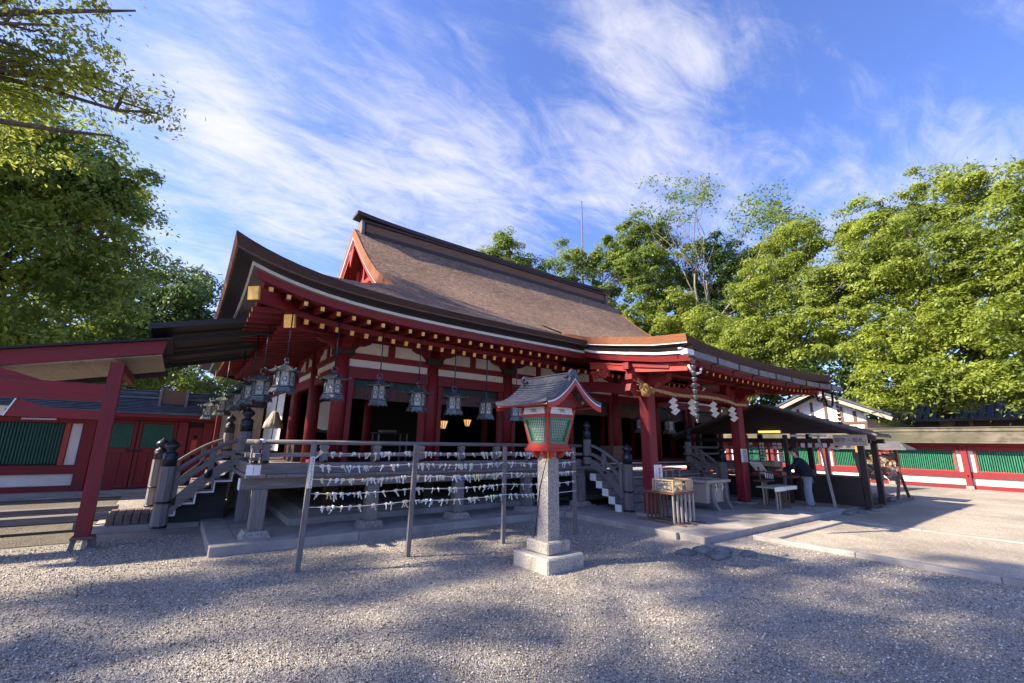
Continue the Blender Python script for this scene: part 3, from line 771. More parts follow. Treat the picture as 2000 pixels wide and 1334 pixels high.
    def stair_rail(pt, pb, side):
        """curved rails from top newel to bottom newel"""
        a = Vector(pt); b = Vector(pb); d = b-a; L = math.hypot(d.x, d.y)
        def curve(z0, z1, n=14):
            pts = []
            for i in range(n+1):
                t = i/n; s = t
                e = t*t*(3-2*t)*.35+t*.65 if t < 1 else 1
                k = max(0, (t-.0)); drop = (t**1.45)
                pts.append((a.x+d.x*s, a.y+d.y*s, z0+(z1-z0)*drop))
            return pts
        tube('handrail', R, curve(a.z+1.50-1.05, b.z+.98), .036, GREY, 10)
        sweep('middle_stair_rail', R, curve(a.z+.25, b.z+.72), .07, .07, GREY, side=side)
        sweep('stair_stringer', R, curve(a.z+.04, b.z+.36), .09, .17, GREY, side=side)
        for t in (.42, .93):
            p = a+d*t; zt = a.z+(b.z-a.z)*0+(.47*(1-t**1.45)); 
            z1 = (a.z+.45)+((b.z+.98)-(a.z+.45))*t**1.45; z0 = (a.z+.04)+((b.z+.36)-(a.z+.04))*t**1.45
            box('baluster', R, (p.x-.045, p.y-.045, z0), (p.x+.045, p.y+.045, z1-.03), GREY, .004)
        p = a+d*.42; z0 = (a.z+.04)+((b.z+.36)-(a.z+.04))*.42**1.45
        lathe('stringer_boss', R, [(0, -.03), (.04, -.03), (.05, 0), (.04, .03), (0, .03)], (p.x-.03, p.y-.06, z0), BLACK, 10)
    # west stair: descends toward -x
    newel(1.03, 9.92, DZ, 1.72); newel(-.05, 9.92, .08, 1.10, .118); newel(1.03, 13.4, DZ, 1.72); newel(-.25, 13.0, .08, 1.10, .13)
    stair_rail((.95, 9.95, 1.10), (.02, 9.95, .0), (0, 1, 0)); stair_rail((.95, 13.4, 1.10), (.02, 13.4, .0), (0, 1, 0))
    prism('stair_skirt', R, [(.9, .98), (.9, .1), (.3, .1), (-.1, .12)], 'y', 10.3, 10.33, BLACKW)
    newel(8.28, 7.98, DZ, 1.70, .10); newel(8.46, 6.88, .1, 1.15, .115); newel(12.72, 7.98, DZ, 1.70, .10); newel(12.65, 6.88, .1, 1.15, .115)
    stair_rail((8.32, 7.9, 1.10), (8.44, 6.98, .06), (1, 0, 0)); stair_rail((12.72, 7.9, 1.10), (12.66, 6.98, .06), (1, 0, 0))
    # bamboo barriers across the stair
    tube('bamboo_barrier', R, [(8.5, 7.3, .80), (12.6, 7.3, .82)], .02, PALE, 8); tube('bamboo_barrier', R, [(8.5, 7.75, 1.12), (12.6, 7.75, 1.12)], .02, PALE, 8)
    # ---- porch: pillars, beams, brackets, eave
    for x in (8.52, 12.54):
        box('pillar_base', R, (x-.24, 6.3-.24, TZ-.03), (x+.24, 6.3+.24, TZ+.02), CONC, .01)
        box('porch_pillar', R, (x-.135, 6.3-.135, TZ+.02), (x+.135, 6.3+.135, 2.92), RED, .03)
        # cloud brackets
        for ax in (0, 1):
            poly = [(-.62, 3.14), (-.62, 3.02), (-.50, 2.95), (-.36, 2.98), (-.30, 2.88), (-.16, 2.82), (.16, 2.82), (.30, 2.88), (.36, 2.98), (.50, 2.95), (.62, 3.02), (.62, 3.14)]
            if ax == 0: prism('bracket_arm', R, [(x+u, z) for u, z in poly], 'y', 6.3-.09, 6.3+.09, RED)
            else: prism('bracket_arm', R, [(6.3+u, z) for u, z in poly], 'x', x-.09, x+.09, RED)
        for u in (-.5, 0, .5):
            box('bearing_block', R, (x+u-.09, 6.2, 3.14), (x+u+.09, 6.4, 3.24), RED)
        # beam back to the hall
        sweep('rainbow_beam', R, [(x, 6.3+t*3.1, 2.74+.30*math.sin(t*math.pi)*.5+.30*t) for t in np.linspace(0, 1, 9)], .14, .26, RED, side=(1, 0, 0))
    sweep('rainbow_beam', R, [(8.2+t*4.7, 6.3, 2.80+.06*math.sin(t*math.pi)) for t in np.linspace(0, 1, 12)], .16, .24, RED, side=(0, 1, 0))
    for u in (-.42, .42): # nosings
        prism('beam_nosing', R, [(8.3, 2.70), (7.98, 2.66), (7.84, 2.76), (7.90, 2.92), (8.3, 2.94)] if u < 0 else [(12.75, 2.70), (13.05, 2.66), (13.2, 2.76), (13.12, 2.92), (12.75, 2.94)], 'y', 6.23, 6.37, RED)
    # carved frog-leg strut with painted carving
    prism('carved_strut', R, [(9.9, 2.94), (10.05, 3.02), (10.35, 3.18), (10.53, 3.22), (10.7, 3.18), (11.0, 3.02), (11.15, 2.94)], 'y', 6.26, 6.34, RED)
    for k in range(9):
        a = k/9*6.283; lathe('carved_leaf', R, [(0, -.03), (.045, 0), (0, .03)], (10.53+.22*math.cos(a)*1.4, 6.22, 3.05+.07*math.sin(a)), GREENF if k % 2 else WHITEP, 6)
    # eave purlin, ceiling, rafters, fascia layers
    xsE = list(np.linspace(KX0+.3, KX1-.3, 20))
    sweep('eave_purlin', R, [(x, 6.3, 3.31) for x in (7.8, 14.7)], .17, .15, RED, side=(0, 1, 0))
    def kl(x): return klift(x)
    def kline(inset, drop, n=26): return [(x, KY+inset, zk(x, KY)-drop) for x in np.linspace(KX0+inset*.6, KX1-inset*.6, n)]
    strip('porch_bark_eave', R, [kline(0, -.01), kline(.05, .15)], BARKE_SHADE)
    strip('porch_eave_line', R, [kline(.05, .15), kline(.07, .17)], BROWN)
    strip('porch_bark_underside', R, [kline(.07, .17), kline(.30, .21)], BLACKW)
    strip('porch_white_board', R, [kline(.27, .18), kline(.27, .225), kline(.38, .23)], WHITEP)
    strip('porch_fascia', R, [kline(.33, .23), kline(.33, .36), kline(.46, .36)], RED)
    strip('porch_ceiling', R, [kline(.36, .25), [(x, 6.3, 3.42) for x in np.linspace(KX0+.3, KX1-.3, 26)], [(x, 8.4, 3.80) for x in np.linspace(KX0+.3, KX1-.3, 26)]], RED)
    x = KX0+.35
    while x < KX1-.3:
        zz = zk(x, KY)-.42
        rafter((x, KY+.40, zz), (x, 5.5, zz+.10), .065, .075)
        if 1: rafter((x+.0, 5.3, 3.19), (x+.0, 6.4, 3.36), .07, .085)
        x += .255
    # verge (west side of the porch roof), seen sunlit
    def vline(off, drop, n=22, y1=8.15): return [(KX0+off, y, zk(KX0, y)-drop) for y in np.linspace(KY, y1, n)]
    for m in (0, 1):
        def vl(off, drop, y1=8.15): return [((x, y, z) if not m else (KX0+KX1-x, y, z-.06*max(0, min(1, (8.2-y)/2)))) for x, y, z in vline(off, drop, 22, y1)]
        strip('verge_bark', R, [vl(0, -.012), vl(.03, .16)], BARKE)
        strip('verge_line', R, [vl(.03, .16), vl(.03, .175)], WHITEP)  # thin white strip painted as the highlight along the bark's lower edge
        strip('verge_underside', R, [vl(.03, .175), vl(.22, .215, 8.0)], BLACKW)  # near-black strip, the shadow band below the bark put into its colour
        strip('verge_board', R, [vl(.20, .17, 8.0), vl(.20, .30, 7.8), vl(.30, .30, 7.8)], BROWN)
        strip('verge_white_board', R, [vl(.17, .305, 7.7), vl(.17, .355, 7.7), vl(.20, .36, 7.7)], WHITEP)
        strip('verge_fascia', R, [vl(.20, .358, 7.7), vl(.24, .50, 7.7), vl(.36, .50, 7.7)], RED)
        sx = 1 if not m else -1; xx = KX0+.42 if not m else KX1-.42
        sweep('porch_side_beam', R, [(xx, y, float(np.interp(y, [4.85, 6, 7.4], [3.12, 3.22, 3.46]))) for y in np.linspace(4.88, 7.5, 10)], .13, .13, REDL, side=(1, 0, 0))  # brighter red than the other beams, sunlight put into the colour
        sweep('porch_side_beam', R, [(xx-.03*sx, y, float(np.interp(y, [4.85, 6, 7.4], [3.20, 3.30, 3.54]))) for y in np.linspace(4.95, 7.5, 10)], .13, .03, REDL, side=(1, 0, 0))
        strip('porch_side_ceiling', R, [[(KX0+.25 if not m else KX1-.25, y, zk(KX0, y)-.40) for y in np.linspace(4.9, 7.8, 8)], [(8.6 if not m else KX1-1, y, zk(10, y)-.22) for y in np.linspace(4.9, 7.8, 8)]], RED)
    # carved blossom bracket under the side beam
    bl = thingless = box('blossom_bracket', R, (7.96, 6.95, 3.16), (8.06, 7.45, 3.34), REDL)
    for k in range(26):
        a = rng.random()*6.28; r = rng.random()
        lathe('petal', bl, [(0, -.035), (.04, -.01), (.045, .01), (0, .035)], (7.93+.03*rng.random(), 7.2+.30*r*math.cos(a), 3.27-.02+.13*r*math.sin(a)), REDL[0], 6)
    lathe('blossom_centre', bl, [(0, -.04), (.05, 0), (0, .04)], (7.9, 7.2, 3.33), GOLD, 8)
    # bracket cluster on the hall side behind pillar one
    # gutter in sections
    xs = np.linspace(KX0+.05, 15.35, 10)
    for i in range(9):
        z0 = 3.31-.10*min(1, (xs[i]-KX0)/2.2)+(.06*max(0, (xs[i]-13)/2.3)); z1 = 3.31-.10*min(1, (xs[i+1]-KX0)/2.2)+(.06*max(0, (xs[i+1]-13)/2.3))
        bar('gutter', R, (xs[i], KY-.05, z0), (xs[i+1]-.006, KY-.05, z1), .13, .12, GUTTER)
        bar('gutter_joint', R, (xs[i+1]-.03, KY-.05, z1), (xs[i+1]+.01, KY-.05, z1), .15, .135, BLACK)
        x = xs[i+1]; tube('gutter_bracket', R, [(x, KY+.03, z1-.06), (x, KY+.05, z1-.22), (x, KY+.5, z1-.28)], .012, BLACK, 6)
    box('gutter_end_cap', R, (KX0-.18, KY-.12, 3.27), (KX0+.05, KY+.02, 3.37), WHITEP)
    box('gutter_end_cap', R, (KX0-.22, KY-.02, 3.375), (KX0+.06, KY+.05, 3.41), WHITEP)
    tube('white_downspout', R, [(7.78, 4.75, 3.12), (7.9, 4.75, 3.02), (8.05, 4.75, 2.98), (8.18, 4.75, 3.02), (8.24, 4.75, 3.12)], .022, WHITEP, 10)
    tube('dark_downspout', R, [(13.9, 4.75, 3.05), (14.05, 4.75, 2.86), (14.25, 4.75, 2.84), (14.42, 4.75, 2.98), (14.45, 4.75, 3.15)], .03, BLACK, 10)
    tube('dark_downspout', R, [(14.5, 4.75, 3.0), (14.65, 4.75, 2.76), (14.95, 4.75, 2.74), (15.1, 4.75, 2.88), (15.12, 4.75, 3.15)], .03, BLACK, 10)
    return R
HALL = hall()

# ------------------------------------------------------------------ stone lantern
def stone_lantern():
    R = thing('stone_lantern', 'granite lantern post with a vermilion and green lattice fire box under a tiled gable roof', 'stone lantern', (4.235, 4.84, 0), math.radians(3))
    def sq(name, w0, w1, z0, z1, mat, parent=R, b=.01):
        V = []; h0, h1 = w0/2, w1/2
        for h, z in ((h0, z0), (h1, z1)): V += [(-h, -h, z), (h, -h, z), (h, h, z), (-h, h, z)]
        return part(name, parent, V, [(3, 2, 1, 0), (4, 5, 6, 7), (0, 1, 5, 4), (1, 2, 6, 5), (2, 3, 7, 6), (3, 0, 4, 7)], mat)
    box('base_stone', R, (-.34, -.34, -.02), (.34, .34, .18), GRAN, .02)
    box('plinth_stone', R, (-.215, -.215, .18), (.215, .215, .335), GRAN, .018)
    # rough hewn shaft
    V = []; F = []; nz = 22; k = 8; r0 = random.Random(3)
    for j in range(nz):
        z = .33+(1.43-.33)*j/(nz-1); w = .108-.006*j/nz
        ring = []
        for (a, b) in ((-1, -1), (-.33, -1), (.33, -1), (1, -1), (1, -.33), (1, .33), (1, 1), (.33, 1), (-.33, 1), (-1, 1), (-1, .33), (-1, -.33)):
            m = (r0.random()-.5)*(.012 if abs(b) == 1 else .003)
            ring.append((a*w*(1+(0 if abs(a) == 1 else 0)), b*w+m*(1 if abs(a) < 1 else .2), z))
        V += ring
    for j in range(nz-1):
        for i in range(12): F.append((j*12+i, j*12+(i+1) % 12, (j+1)*12+(i+1) % 12, (j+1)*12+i))
    part('shaft', R, V, F, GRANR)
    # corbels and seat
    for a in range(4):
        c, s = math.cos(a*math.pi/2), math.sin(a*math.pi/2)
        def rp(x, y, z): return (x*c-y*s, x*s+y*c, z)
        prof = [(-.10, 1.39), (-.15, 1.40), (-.20, 1.45), (-.225, 1.49), (-.10, 1.49)]
        for off in (-.09, .09):
            V = [rp(off-.02, p[0], p[1]) for p in prof]+[rp(off+.02, p[0], p[1]) for p in prof]; n = 5
            F = [tuple(range(n)), tuple(range(2*n-1, n-1, -1))]+[(i, i+n, (i+1) % n+n, (i+1) % n) for i in range(n)]
            part('corbel', R, V, F, REDL)
    box('corner_corbel', R, (-.125, -.125, 1.36), (-.095, -.095, 1.49), GOLD, .004)
    sq('seat_board', .46, .48, 1.49, 1.525, REDL); sq('seat_board', .43, .43, 1.525, 1.55, REDL); sq('seat_board', .41, .41, 1.55, 1.575, REDL)
    # fire box, wider at the top: four corner posts, lattices, white friezes
    zb, zt, wb, wt = 1.575, 1.97, .168, .258
    for a in (-1, 1):
        for b in (-1, 1): bar('corner_post', R, (a*wb, b*wb, zb), (a*wt, b*wt, zt+.10), .045, .045, REDL, up=(1, 0, 0))
    paper = sq('lamp_paper', (wb-.035)*2, (wt-.035)*2, zb+.01, zt-.01, PAPER)
    for a in range(4):
        c, s = math.cos(a*math.pi/2), math.sin(a*math.pi/2)
        def rp(x, y, z): return Vector((x*c-y*s, x*s+y*c, z))
        def on(u, t, d=0):     # u -1..1 across, t 0..1 up
            w = wb+(wt-wb)*t; return rp(u*(w-.022), -w-d, zb+(zt-zb)*t)
        nrm = rp(0, -1, 0)
        for t, z in ((0, 0), (1, 0)): bar('box_rail', R, on(-1, t), on(1, t), .05, .045, REDL)
        bar('box_rail', R, rp(-wt-.02, -wt-.004, 2.10), rp(wt+.02, -wt-.004, 2.10), .04, .025, REDL)
        fr = bar('lattice_frame', R, on(-.93, .08, .004), on(.93, .08, .004), .02, .03, GREENF)
        bar('lattice_frame', R, on(-.93, .92, .004), on(.93, .92, .004), .02, .03, GREENF)
        for u in (-.92, .92): bar('lattice_frame', R, on(u, .08, .004), on(u, .92, .004), .02, .03, GREENF, up=nrm)
        for i in range(9): u = -.8+1.6*(i+.5)/9; bar('lattice_bar', R, on(u, .1), on(u, .9), .007, .007, GREENF, up=nrm)
        for i in range(9): t = .1+.8*(i+.5)/9; bar('lattice_bar', R, on(-.88, t, -.004), on(.88, t, -.004), .007, .007, GREENF)
        pl = [on(-.92, 1.06), on(.92, 1.06), rp(.20, -wt-.004, 2.09), rp(-.20, -wt-.004, 2.09)]
        off = nrm*.016
        part('frieze_panel', R, [p+off for p in pl]+[p-off for p in pl], [(0, 1, 2, 3), (7, 6, 5, 4), (0, 4, 5, 1), (1, 5, 6, 2), (2, 6, 7, 3), (3, 7, 4, 0)], WHITEP)
        zz = 2.045; y = -wt-.024
        tube('cloud_crest', R, [rp(-.07, y, zz+.012), rp(.035, y, zz+.012), rp(.05, y, zz+.004), rp(.035, y, zz-.003), rp(-.03, y, zz-.003), rp(-.045, y, zz-.012), rp(-.03, y, zz-.02), rp(.07, y, zz-.02)], .0035, INK, 5)
    # roof: ridge along y, curved slopes
    hw, hl = .545, .535
    def rz(x): t = min(1, abs(x)/hw); return 2.115+.365*(1-t)**1.75+.02*t
    xs = np.linspace(-hw, hw, 41)
    ups = lambda y: .03*(abs(y)/hl)**4
    ysr = np.linspace(-hl, hl, 9)
    prismV = [(x, y, rz(x)+ups(y)) for y in ysr for x in xs]; n = 41
    Fq = [(j*n+i, j*n+i+1, (j+1)*n+i+1, (j+1)*n+i) for j in range(8) for i in range(40)]
    low = [(x, y, rz(x)+ups(y)-.035) for y in ysr for x in xs]; m = len(prismV)
    Fq2 = [tuple(m+v for v in q[::-1]) for q in Fq]
    side = [(i, i+m, i+1+m, i+1) for i in range(40)]+[(8*n+i+1, 8*n+i+1+m, 8*n+i+m, 8*n+i) for i in range(40)]
    side += [((j+1)*n, (j+1)*n+m, j*n+m, j*n) for j in range(8)]+[(j*n+40, j*n+40+m, (j+1)*n+40+m, (j+1)*n+40) for j in range(8)]
    part('roof', R, prismV+low, Fq+Fq2+side, TILE, smooth=False)
    for sgn in (-1, 1):
        for i in range(13):      # stepped copper courses running along the ridge
            x = sgn*hw*(i+.5)/13.3; x2 = sgn*hw*(i+1.35)/13.3
            sweep('roof_course', R, [((x+x2)/2, y, (rz(x)+rz(min(hw, abs(x2))))/2+ups(y)+.006) for y in np.linspace(-hl-.004, hl+.004, 9)], abs(x2-x)*.86, .012, TILE, side=(x2-x, 0, rz(abs(x2))-rz(abs(x))))
        for i in range(22):
            y = -.50+i*.0476; box('rafter_end', R, (sgn*.505-.014, y-.009, 2.092), (sgn*.505+.014, y+.009, 2.11), WHITEP, 0)
        sweep('eave_board', R, [(sgn*.47, y, 2.10) for y in (-.5, .5)], .10, .02, REDL, side=(1, 0, 0))
    for yy, sg in ((-hl, -1), (hl, 1)):
        xq = np.linspace(-hw+.02, hw-.02, 33)
        strip('verge_line', R, [[(x, yy+sg*.004, rz(x)-.005) for x in xq], [(x, yy+sg*.004, rz(x)-.028) for x in xq]], WHITEP)
        V = [(x, yy+.01*d, rz(x)-a) for d in (-1, 1) for a in (.026, .10) for x in xq]; q = 33
        F = [(i, i+1, q+i+1, q+i) for i in range(32)]+[(2*q+i+1, 2*q+i, 3*q+i, 3*q+i+1) for i in range(32)]+[(q+i, q+i+1, 3*q+i+1, 3*q+i) for i in range(32)]
        part('bargeboard', R, V, F, REDL)
        prism('gable_board', R, [(-.30, 2.10), (.30, 2.10), (.16, 2.22), (.05, 2.33), (0, 2.39), (-.05, 2.33), (-.16, 2.22)], 'y', yy-sg*.16, yy-sg*.14, RED)
        for k in range(6):
            a = k*1.047; lathe('gable_crest_petal', R, [(0, -.015), (.022, 0), (0, .015)], (.038*math.cos(a), yy-sg*.12, 2.26+.04*math.sin(a)), REDL[0], 6)
        for x in (-.26, .26): lathe('peg_cap', R, [(0, -.02), (.02, -.01), (.02, .01), (0, .02)], (x, yy-sg*.10, 2.16), GOLD, 6)
    box('ridge_core', R, (-.045, -.47, 2.44), (.045, .47, 2.54), TILE); box('ridge_cap', R, (-.055, -.48, 2.54), (.055, .48, 2.56), TILE)
    for y in (-.49, .49):
        prism('ridge_end_tile', R, [(-.085, 2.41), (-.06, 2.48), (-.085, 2.54), (-.04, 2.595), (.04, 2.595), (.085, 2.54), (.06, 2.48), (.085, 2.41), (.03, 2.44), (-.03, 2.44)], 'y', y-.022, y+.022, TILE)
        for x in (-.06, .06): tube('ridge_roll', R, [(x, y-.04*(1 if y > 0 else -1), 2.50), (x, y-.1*(1 if y > 0 else -1), 2.50)], .018, TILE, 8)
    tube('ridge_cable', R, [(-.1, -.1, 1.45), (-.11, .05, 1.0), (-.13, .12, .40), (-.24, .24, .03)], .006, BLACK, 5)
stone_lantern()

# ------------------------------------------------------------------ hanging bronze lanterns
def hanging_lantern():
    """local origin at the top of the suspension; hangs down"""
    R = thing('hanging_lantern', 'x', 'hanging lantern', (0, 0, 0), 0, 'bronze lanterns hung under the eave')
    tube('rod', R, [(0, 0, 0), (0, 0, -.80)], .011, BRONZED, 6)
    V = []; F = []
    pts = [(.055*math.cos(a), 0, -.86+.055*math.sin(a)) for a in np.linspace(0, 2*math.pi, 13)]
    tube('ring', R, pts, .009, BRONZE, 6)
    # hexagonal roof with raised corners
    rr = [(.02, -.92), (.05, -.935), (.12, -.965), (.19, -1.005), (.235, -1.02)]
    V = []; F = []; n = 12
    for i, (r, z) in enumerate(rr):
        for k in range(n):
            a = k*math.pi/6; rad = r*(1.0 if k % 2 == 0 else .88); V.append((rad*math.cos(a), rad*math.sin(a), z+(.012*(i/4)**2 if k % 2 == 0 else -.006)))
    for i in range(4):
        for k in range(n): F.append((i*n+k, (i+1)*n+k, (i+1)*n+(k+1) % n, i*n+(k+1) % n))
    m = len(V); V += [(v[0]*.98, v[1]*.98, v[2]-.016) for v in V[:]]
    F += [tuple(m+x for x in f[::-1]) for f in F[:]]
    F += [(4*n+k, m+4*n+k, m+4*n+(k+1) % n, 4*n+(k+1) % n) for k in range(n)]
    part('lantern_roof', R, V, F, BRONZE)
    lathe('roof_knob', R, [(0, 0), (.025, .005), (.03, .02), (.018, .04), (.008, .055)], (0, 0, -.93), BRONZE, 8)
    for k in range(6):
        a = k*math.pi/3; tube('corner_curl', R, [(.225*math.cos(a), .225*math.sin(a), -1.012), (.26*math.cos(a), .26*math.sin(a), -1.004), (.278*math.cos(a), .278*math.sin(a), -.985)], [.009, .008, .012], WHITEP if k < 0 else BRONZE, 6)
    # body: hexagonal frame, pierced panels, paper inside
    rb = .135
    lathe('lamp_lining', R, [(.116, -.0), (.116, .21)], (0, 0, -1.235), PAPER, 6, smooth=False)
    for z, r, h in ((-1.03, .15, .02), (-1.235, .155, .02), (-1.265, .175, .018)): lathe('frame_ring', R, [(r*.5, 0), (r, 0), (r, h), (r*.5, h)], (0, 0, z), BRONZE, 6, smooth=False)
    for k in range(6):
        a = k*math.pi/3; tube('frame_post', R, [(rb*math.cos(a), rb*math.sin(a), -1.235), (rb*math.cos(a), rb*math.sin(a), -1.02)], .011, BRONZE, 6)
        b = a+math.pi/6; cx, cy = rb*.866*math.cos(b), rb*.866*math.sin(b); t = Vector((-math.sin(b), math.cos(b), 0))
        c = Vector((cx, cy, -1.128)); bits = []
        for i in (0, 2, 4):      # pierced panel: lattice diagonals and rosette
            for s in (-1, 1):
                p = c+t*(-.05+.025*i); q = p+t*.05*s+Vector((0, 0, .085)); q = c+t*max(-.055, min(.055, (q-c).dot(t)))+Vector((0, 0, .085)); p = p-Vector((0, 0, .085))
                bits.append(tubevf([p, q], .0028, 4))
        bits.append(tubevf([c+t*.032*math.cos(u)+Vector((0, 0, .032*math.sin(u))) for u in np.linspace(0, 6.283, 11)], .006, 4))
        V, F = merge(bits); part('pierced_panel', R, V, F, BRONZE)
        # skirt lobe
        w = .088; e = Vector((math.cos(b), math.sin(b), 0))
        p = e*.152; z = -1.265
        sh = [(-w, 0), (w, 0), (w*1.02, -.06), (w*.55, -.035), (.0, -.055), (-w*.55, -.035), (-w*1.02, -.06)]
        V = [tuple(p+t*u+Vector((0, 0, z+v))+e*(-v*.35)) for u, v in sh]+[tuple(p+t*u+Vector((0, 0, z+v))+e*(-v*.35)-e*.008) for u, v in sh]
        part('skirt', R, V, [tuple(range(7)), tuple(range(13, 6, -1))]+[(i, i+7, (i+1) % 7+7, (i+1) % 7) for i in range(7)], BRONZE)
    for ch in R.children:
        if ch.name.split('.')[0] in ('rod', 'ring'): continue
        zc = ch.location.z; ch.data.transform(Matrix.Diagonal((.97, .97, 1.22, 1))); ch.location.z = -.93+(zc+.93)*1.22; ch.location.x *= .97; ch.location.y *= .97
    return R
HL = hanging_lantern()
spots = [(1.27, 8.02, 3.70, 'large bronze lantern hanging at the hall corner under the gilt hip rafter', .9, 1.0),
         (2.04, 8.0, 3.64, 'bronze lantern hung before the red corner column', .4, 1.0), (2.86, 8.0, 3.62, 'bronze lantern hung over the first dark doorway, third from the corner', .1, 1), (3.64, 8.0, 3.52, 'bronze lantern just left of the second red column', .6, 1),
         (4.44, 8.0, 3.50, 'bronze lantern above the two glowing lamps, left one', .3, 1), (5.23, 8.0, 3.44, 'bronze lantern above the two glowing lamps, right one', .95, 1), (6.05, 8.0, 3.44, 'bronze lantern half hidden by the left eave of the stone lantern roof', .2, 1),
         (7.35, 8.0, 3.40, 'bronze lantern just right of the stone lantern roof', .5, 1), (10.4, 7.9, 3.3, 'dark bronze lantern hanging behind the paper streamers, left', .5, 1), (11.7, 7.9, 3.3, 'dark bronze lantern hanging behind the paper streamers, right', .5, 1)]
side = [(1.05, 8.85, 3.60, 'bronze lantern on the left side, next behind the corner lantern'), (1.0, 9.9, 3.60, 'bronze lantern on the left side above the stair top'), (.95, 11.4, 3.55, 'bronze lantern on the left side, third from the corner'), (.78, 13.0, 3.5, 'bronze lantern on the left side nearest the tiled roof'), (.6, 14.8, 3.45, 'farthest bronze lantern on the left side over the red gate wall')]
first = True
for s in spots+[(a, b, c, d, .7, 1) for a, b, c, d in side]:
    o = HL if first else copy_tree(HL); first = False
    o.location = s[:3]; o.rotation_euler = (0, 0, s[4]); o['label'] = s[3]
    if 'large' in s[3]: o.scale = (1.12, 1.12, .98)
    if 'doorway' in s[3]: o.scale = (1, 1, 1)

# ------------------------------------------------------------------ fortune paper rack
def paper_rack():
    R = thing('fortune_paper_rack', 'grey post rack with five cords full of knotted fortune papers', 'paper rack', (3.6, 6.22, 0), 0, local=False)
    feet = [(1.417, 6.296), (2.847, 6.259), (4.47, 6.222), (6.009, 6.124)]
    tops = [(1.44, 6.25, 1.565), (2.86, 6.22, 1.545), (4.46, 6.2, 1.53), (5.98, 6.12, 1.53)]
    for (x, y), t in zip(feet, tops): bar('post', R, (x, y, -.02), t, .062, .045, GREY, up=(0, 1, 0))
    r0 = random.Random(5)
    box('post_notice', R, (1.408, 6.229, .99), (1.463, 6.236, 1.38), PAPER, 0)
    brush_marks(R, 1.436, 6.2285, 1.375, 1.0, .03, 10, 1)
    hs = [1.44, 1.27, 1.10, .925, .76]
    # knotted papers: a few shapes shared by all
    protos = []
    for v in range(10):
        bits = []; r = random.Random(v)
        def ribbon(pts, w):
            V = []; F = []
            for i, p in enumerate(pts):
                p = Vector(p); V += [p+Vector((-w/2, 0, 0)), p+Vector((w/2, 0, 0)), p+Vector((w/2, .004, 0)), p+Vector((-w/2, .004, 0))]
            for i in range(len(pts)-1):
                for k in range(4): F.append((i*4+k, i*4+(k+1) % 4, i*4+4+(k+1) % 4, i*4+4+k))
            n = len(V); F += [(3, 2, 1, 0), (n-4, n-3, n-2, n-1)]
            return V, F
        w = .013
        a = r.uniform(-.03, .03); L = r.uniform(.03, .075)
        bits.append(ribbon([(0, -.008, .006), (a*.3, -.012, -L*.4), (a, -.01, -L)], w))
        b = r.choice([-1, 1])*r.uniform(.012, .035); L2 = r.uniform(.0, .045)
        bits.append(ribbon([(0, -.010, .004), (b*.5, -.016, -L2*.4+.01), (b, -.012, -L2)], w))
        V = [(-.013, -.014, -.012), (.013, -.014, -.010), (.013, .012, -.012), (-.013, .012, -.010), (-.014, -.014, .012), (.012, -.014, .014), (.013, .012, .012), (-.013, .012, .014)]
        bits.append((V, [(0, 3, 2, 1), (4, 5, 6, 7), (0, 1, 5, 4), (1, 2, 6, 5), (2, 3, 7, 6), (3, 0, 4, 7)]))
        V, F = merge(bits); me = mesh('paper_strip', V, F); me.materials.append(PAPERS[0]); protos.append(me)
    variants = [(p, i) for p in protos for i in range(len(PAPERS))]
    cache = {}
    n_p = 0
    for h in hs:
        pts = []
        xs = np.linspace(feet[0][0], feet[-1][0], 49)
        def pos(x):
            if x < feet[1][0]: f = (x-feet[0][0])/(feet[1][0]-feet[0][0])
            elif x < feet[2][0]: f = (x-feet[1][0])/(feet[2][0]-feet[1][0])
            else: f = (x-feet[2][0])/(feet[3][0]-feet[2][0])
            y = float(np.interp(x, [f_[0] for f_ in feet], [f_[1]-.035 for f_ in feet]))
            return Vector((x, y, h+.0-.028*4*f*(1-f)))
        tube('cord', R, [pos(x) for x in xs], .0055, STRAW if h in (1.44,) else PAPER, 5)
        x = feet[0][0]+.06
        while x < feet[-1][0]-.04:
            x += max(.016, r0.gauss(.060, .045)) if r0.random() < .94 else .17
            if x > feet[-1][0]-.04 or n_p >= 298: break
            if min(abs(x-f[0]) for f in feet) < .04: continue
            pi = r0.randrange(10); ci = 0 if r0.random() < .45 else r0.randrange(1, 6)
            if (pi, ci) not in cache:
                me = protos[pi].copy(); me.materials.clear(); me.materials.append(PAPERS[ci]); cache[(pi, ci)] = me
            o = bpy.data.objects.new('paper_strip', cache[(pi, ci)]); COL.objects.link(o); o.parent = R
            o.location = pos(x)-ABS[R.name]; o.rotation_euler = (r0.uniform(-.3, .3), r0.uniform(-.6, .6), r0.uniform(-.9, .9)); s = r0.uniform(.85, 1.4); o.scale = (s, s, s)
            n_p += 1
paper_rack()

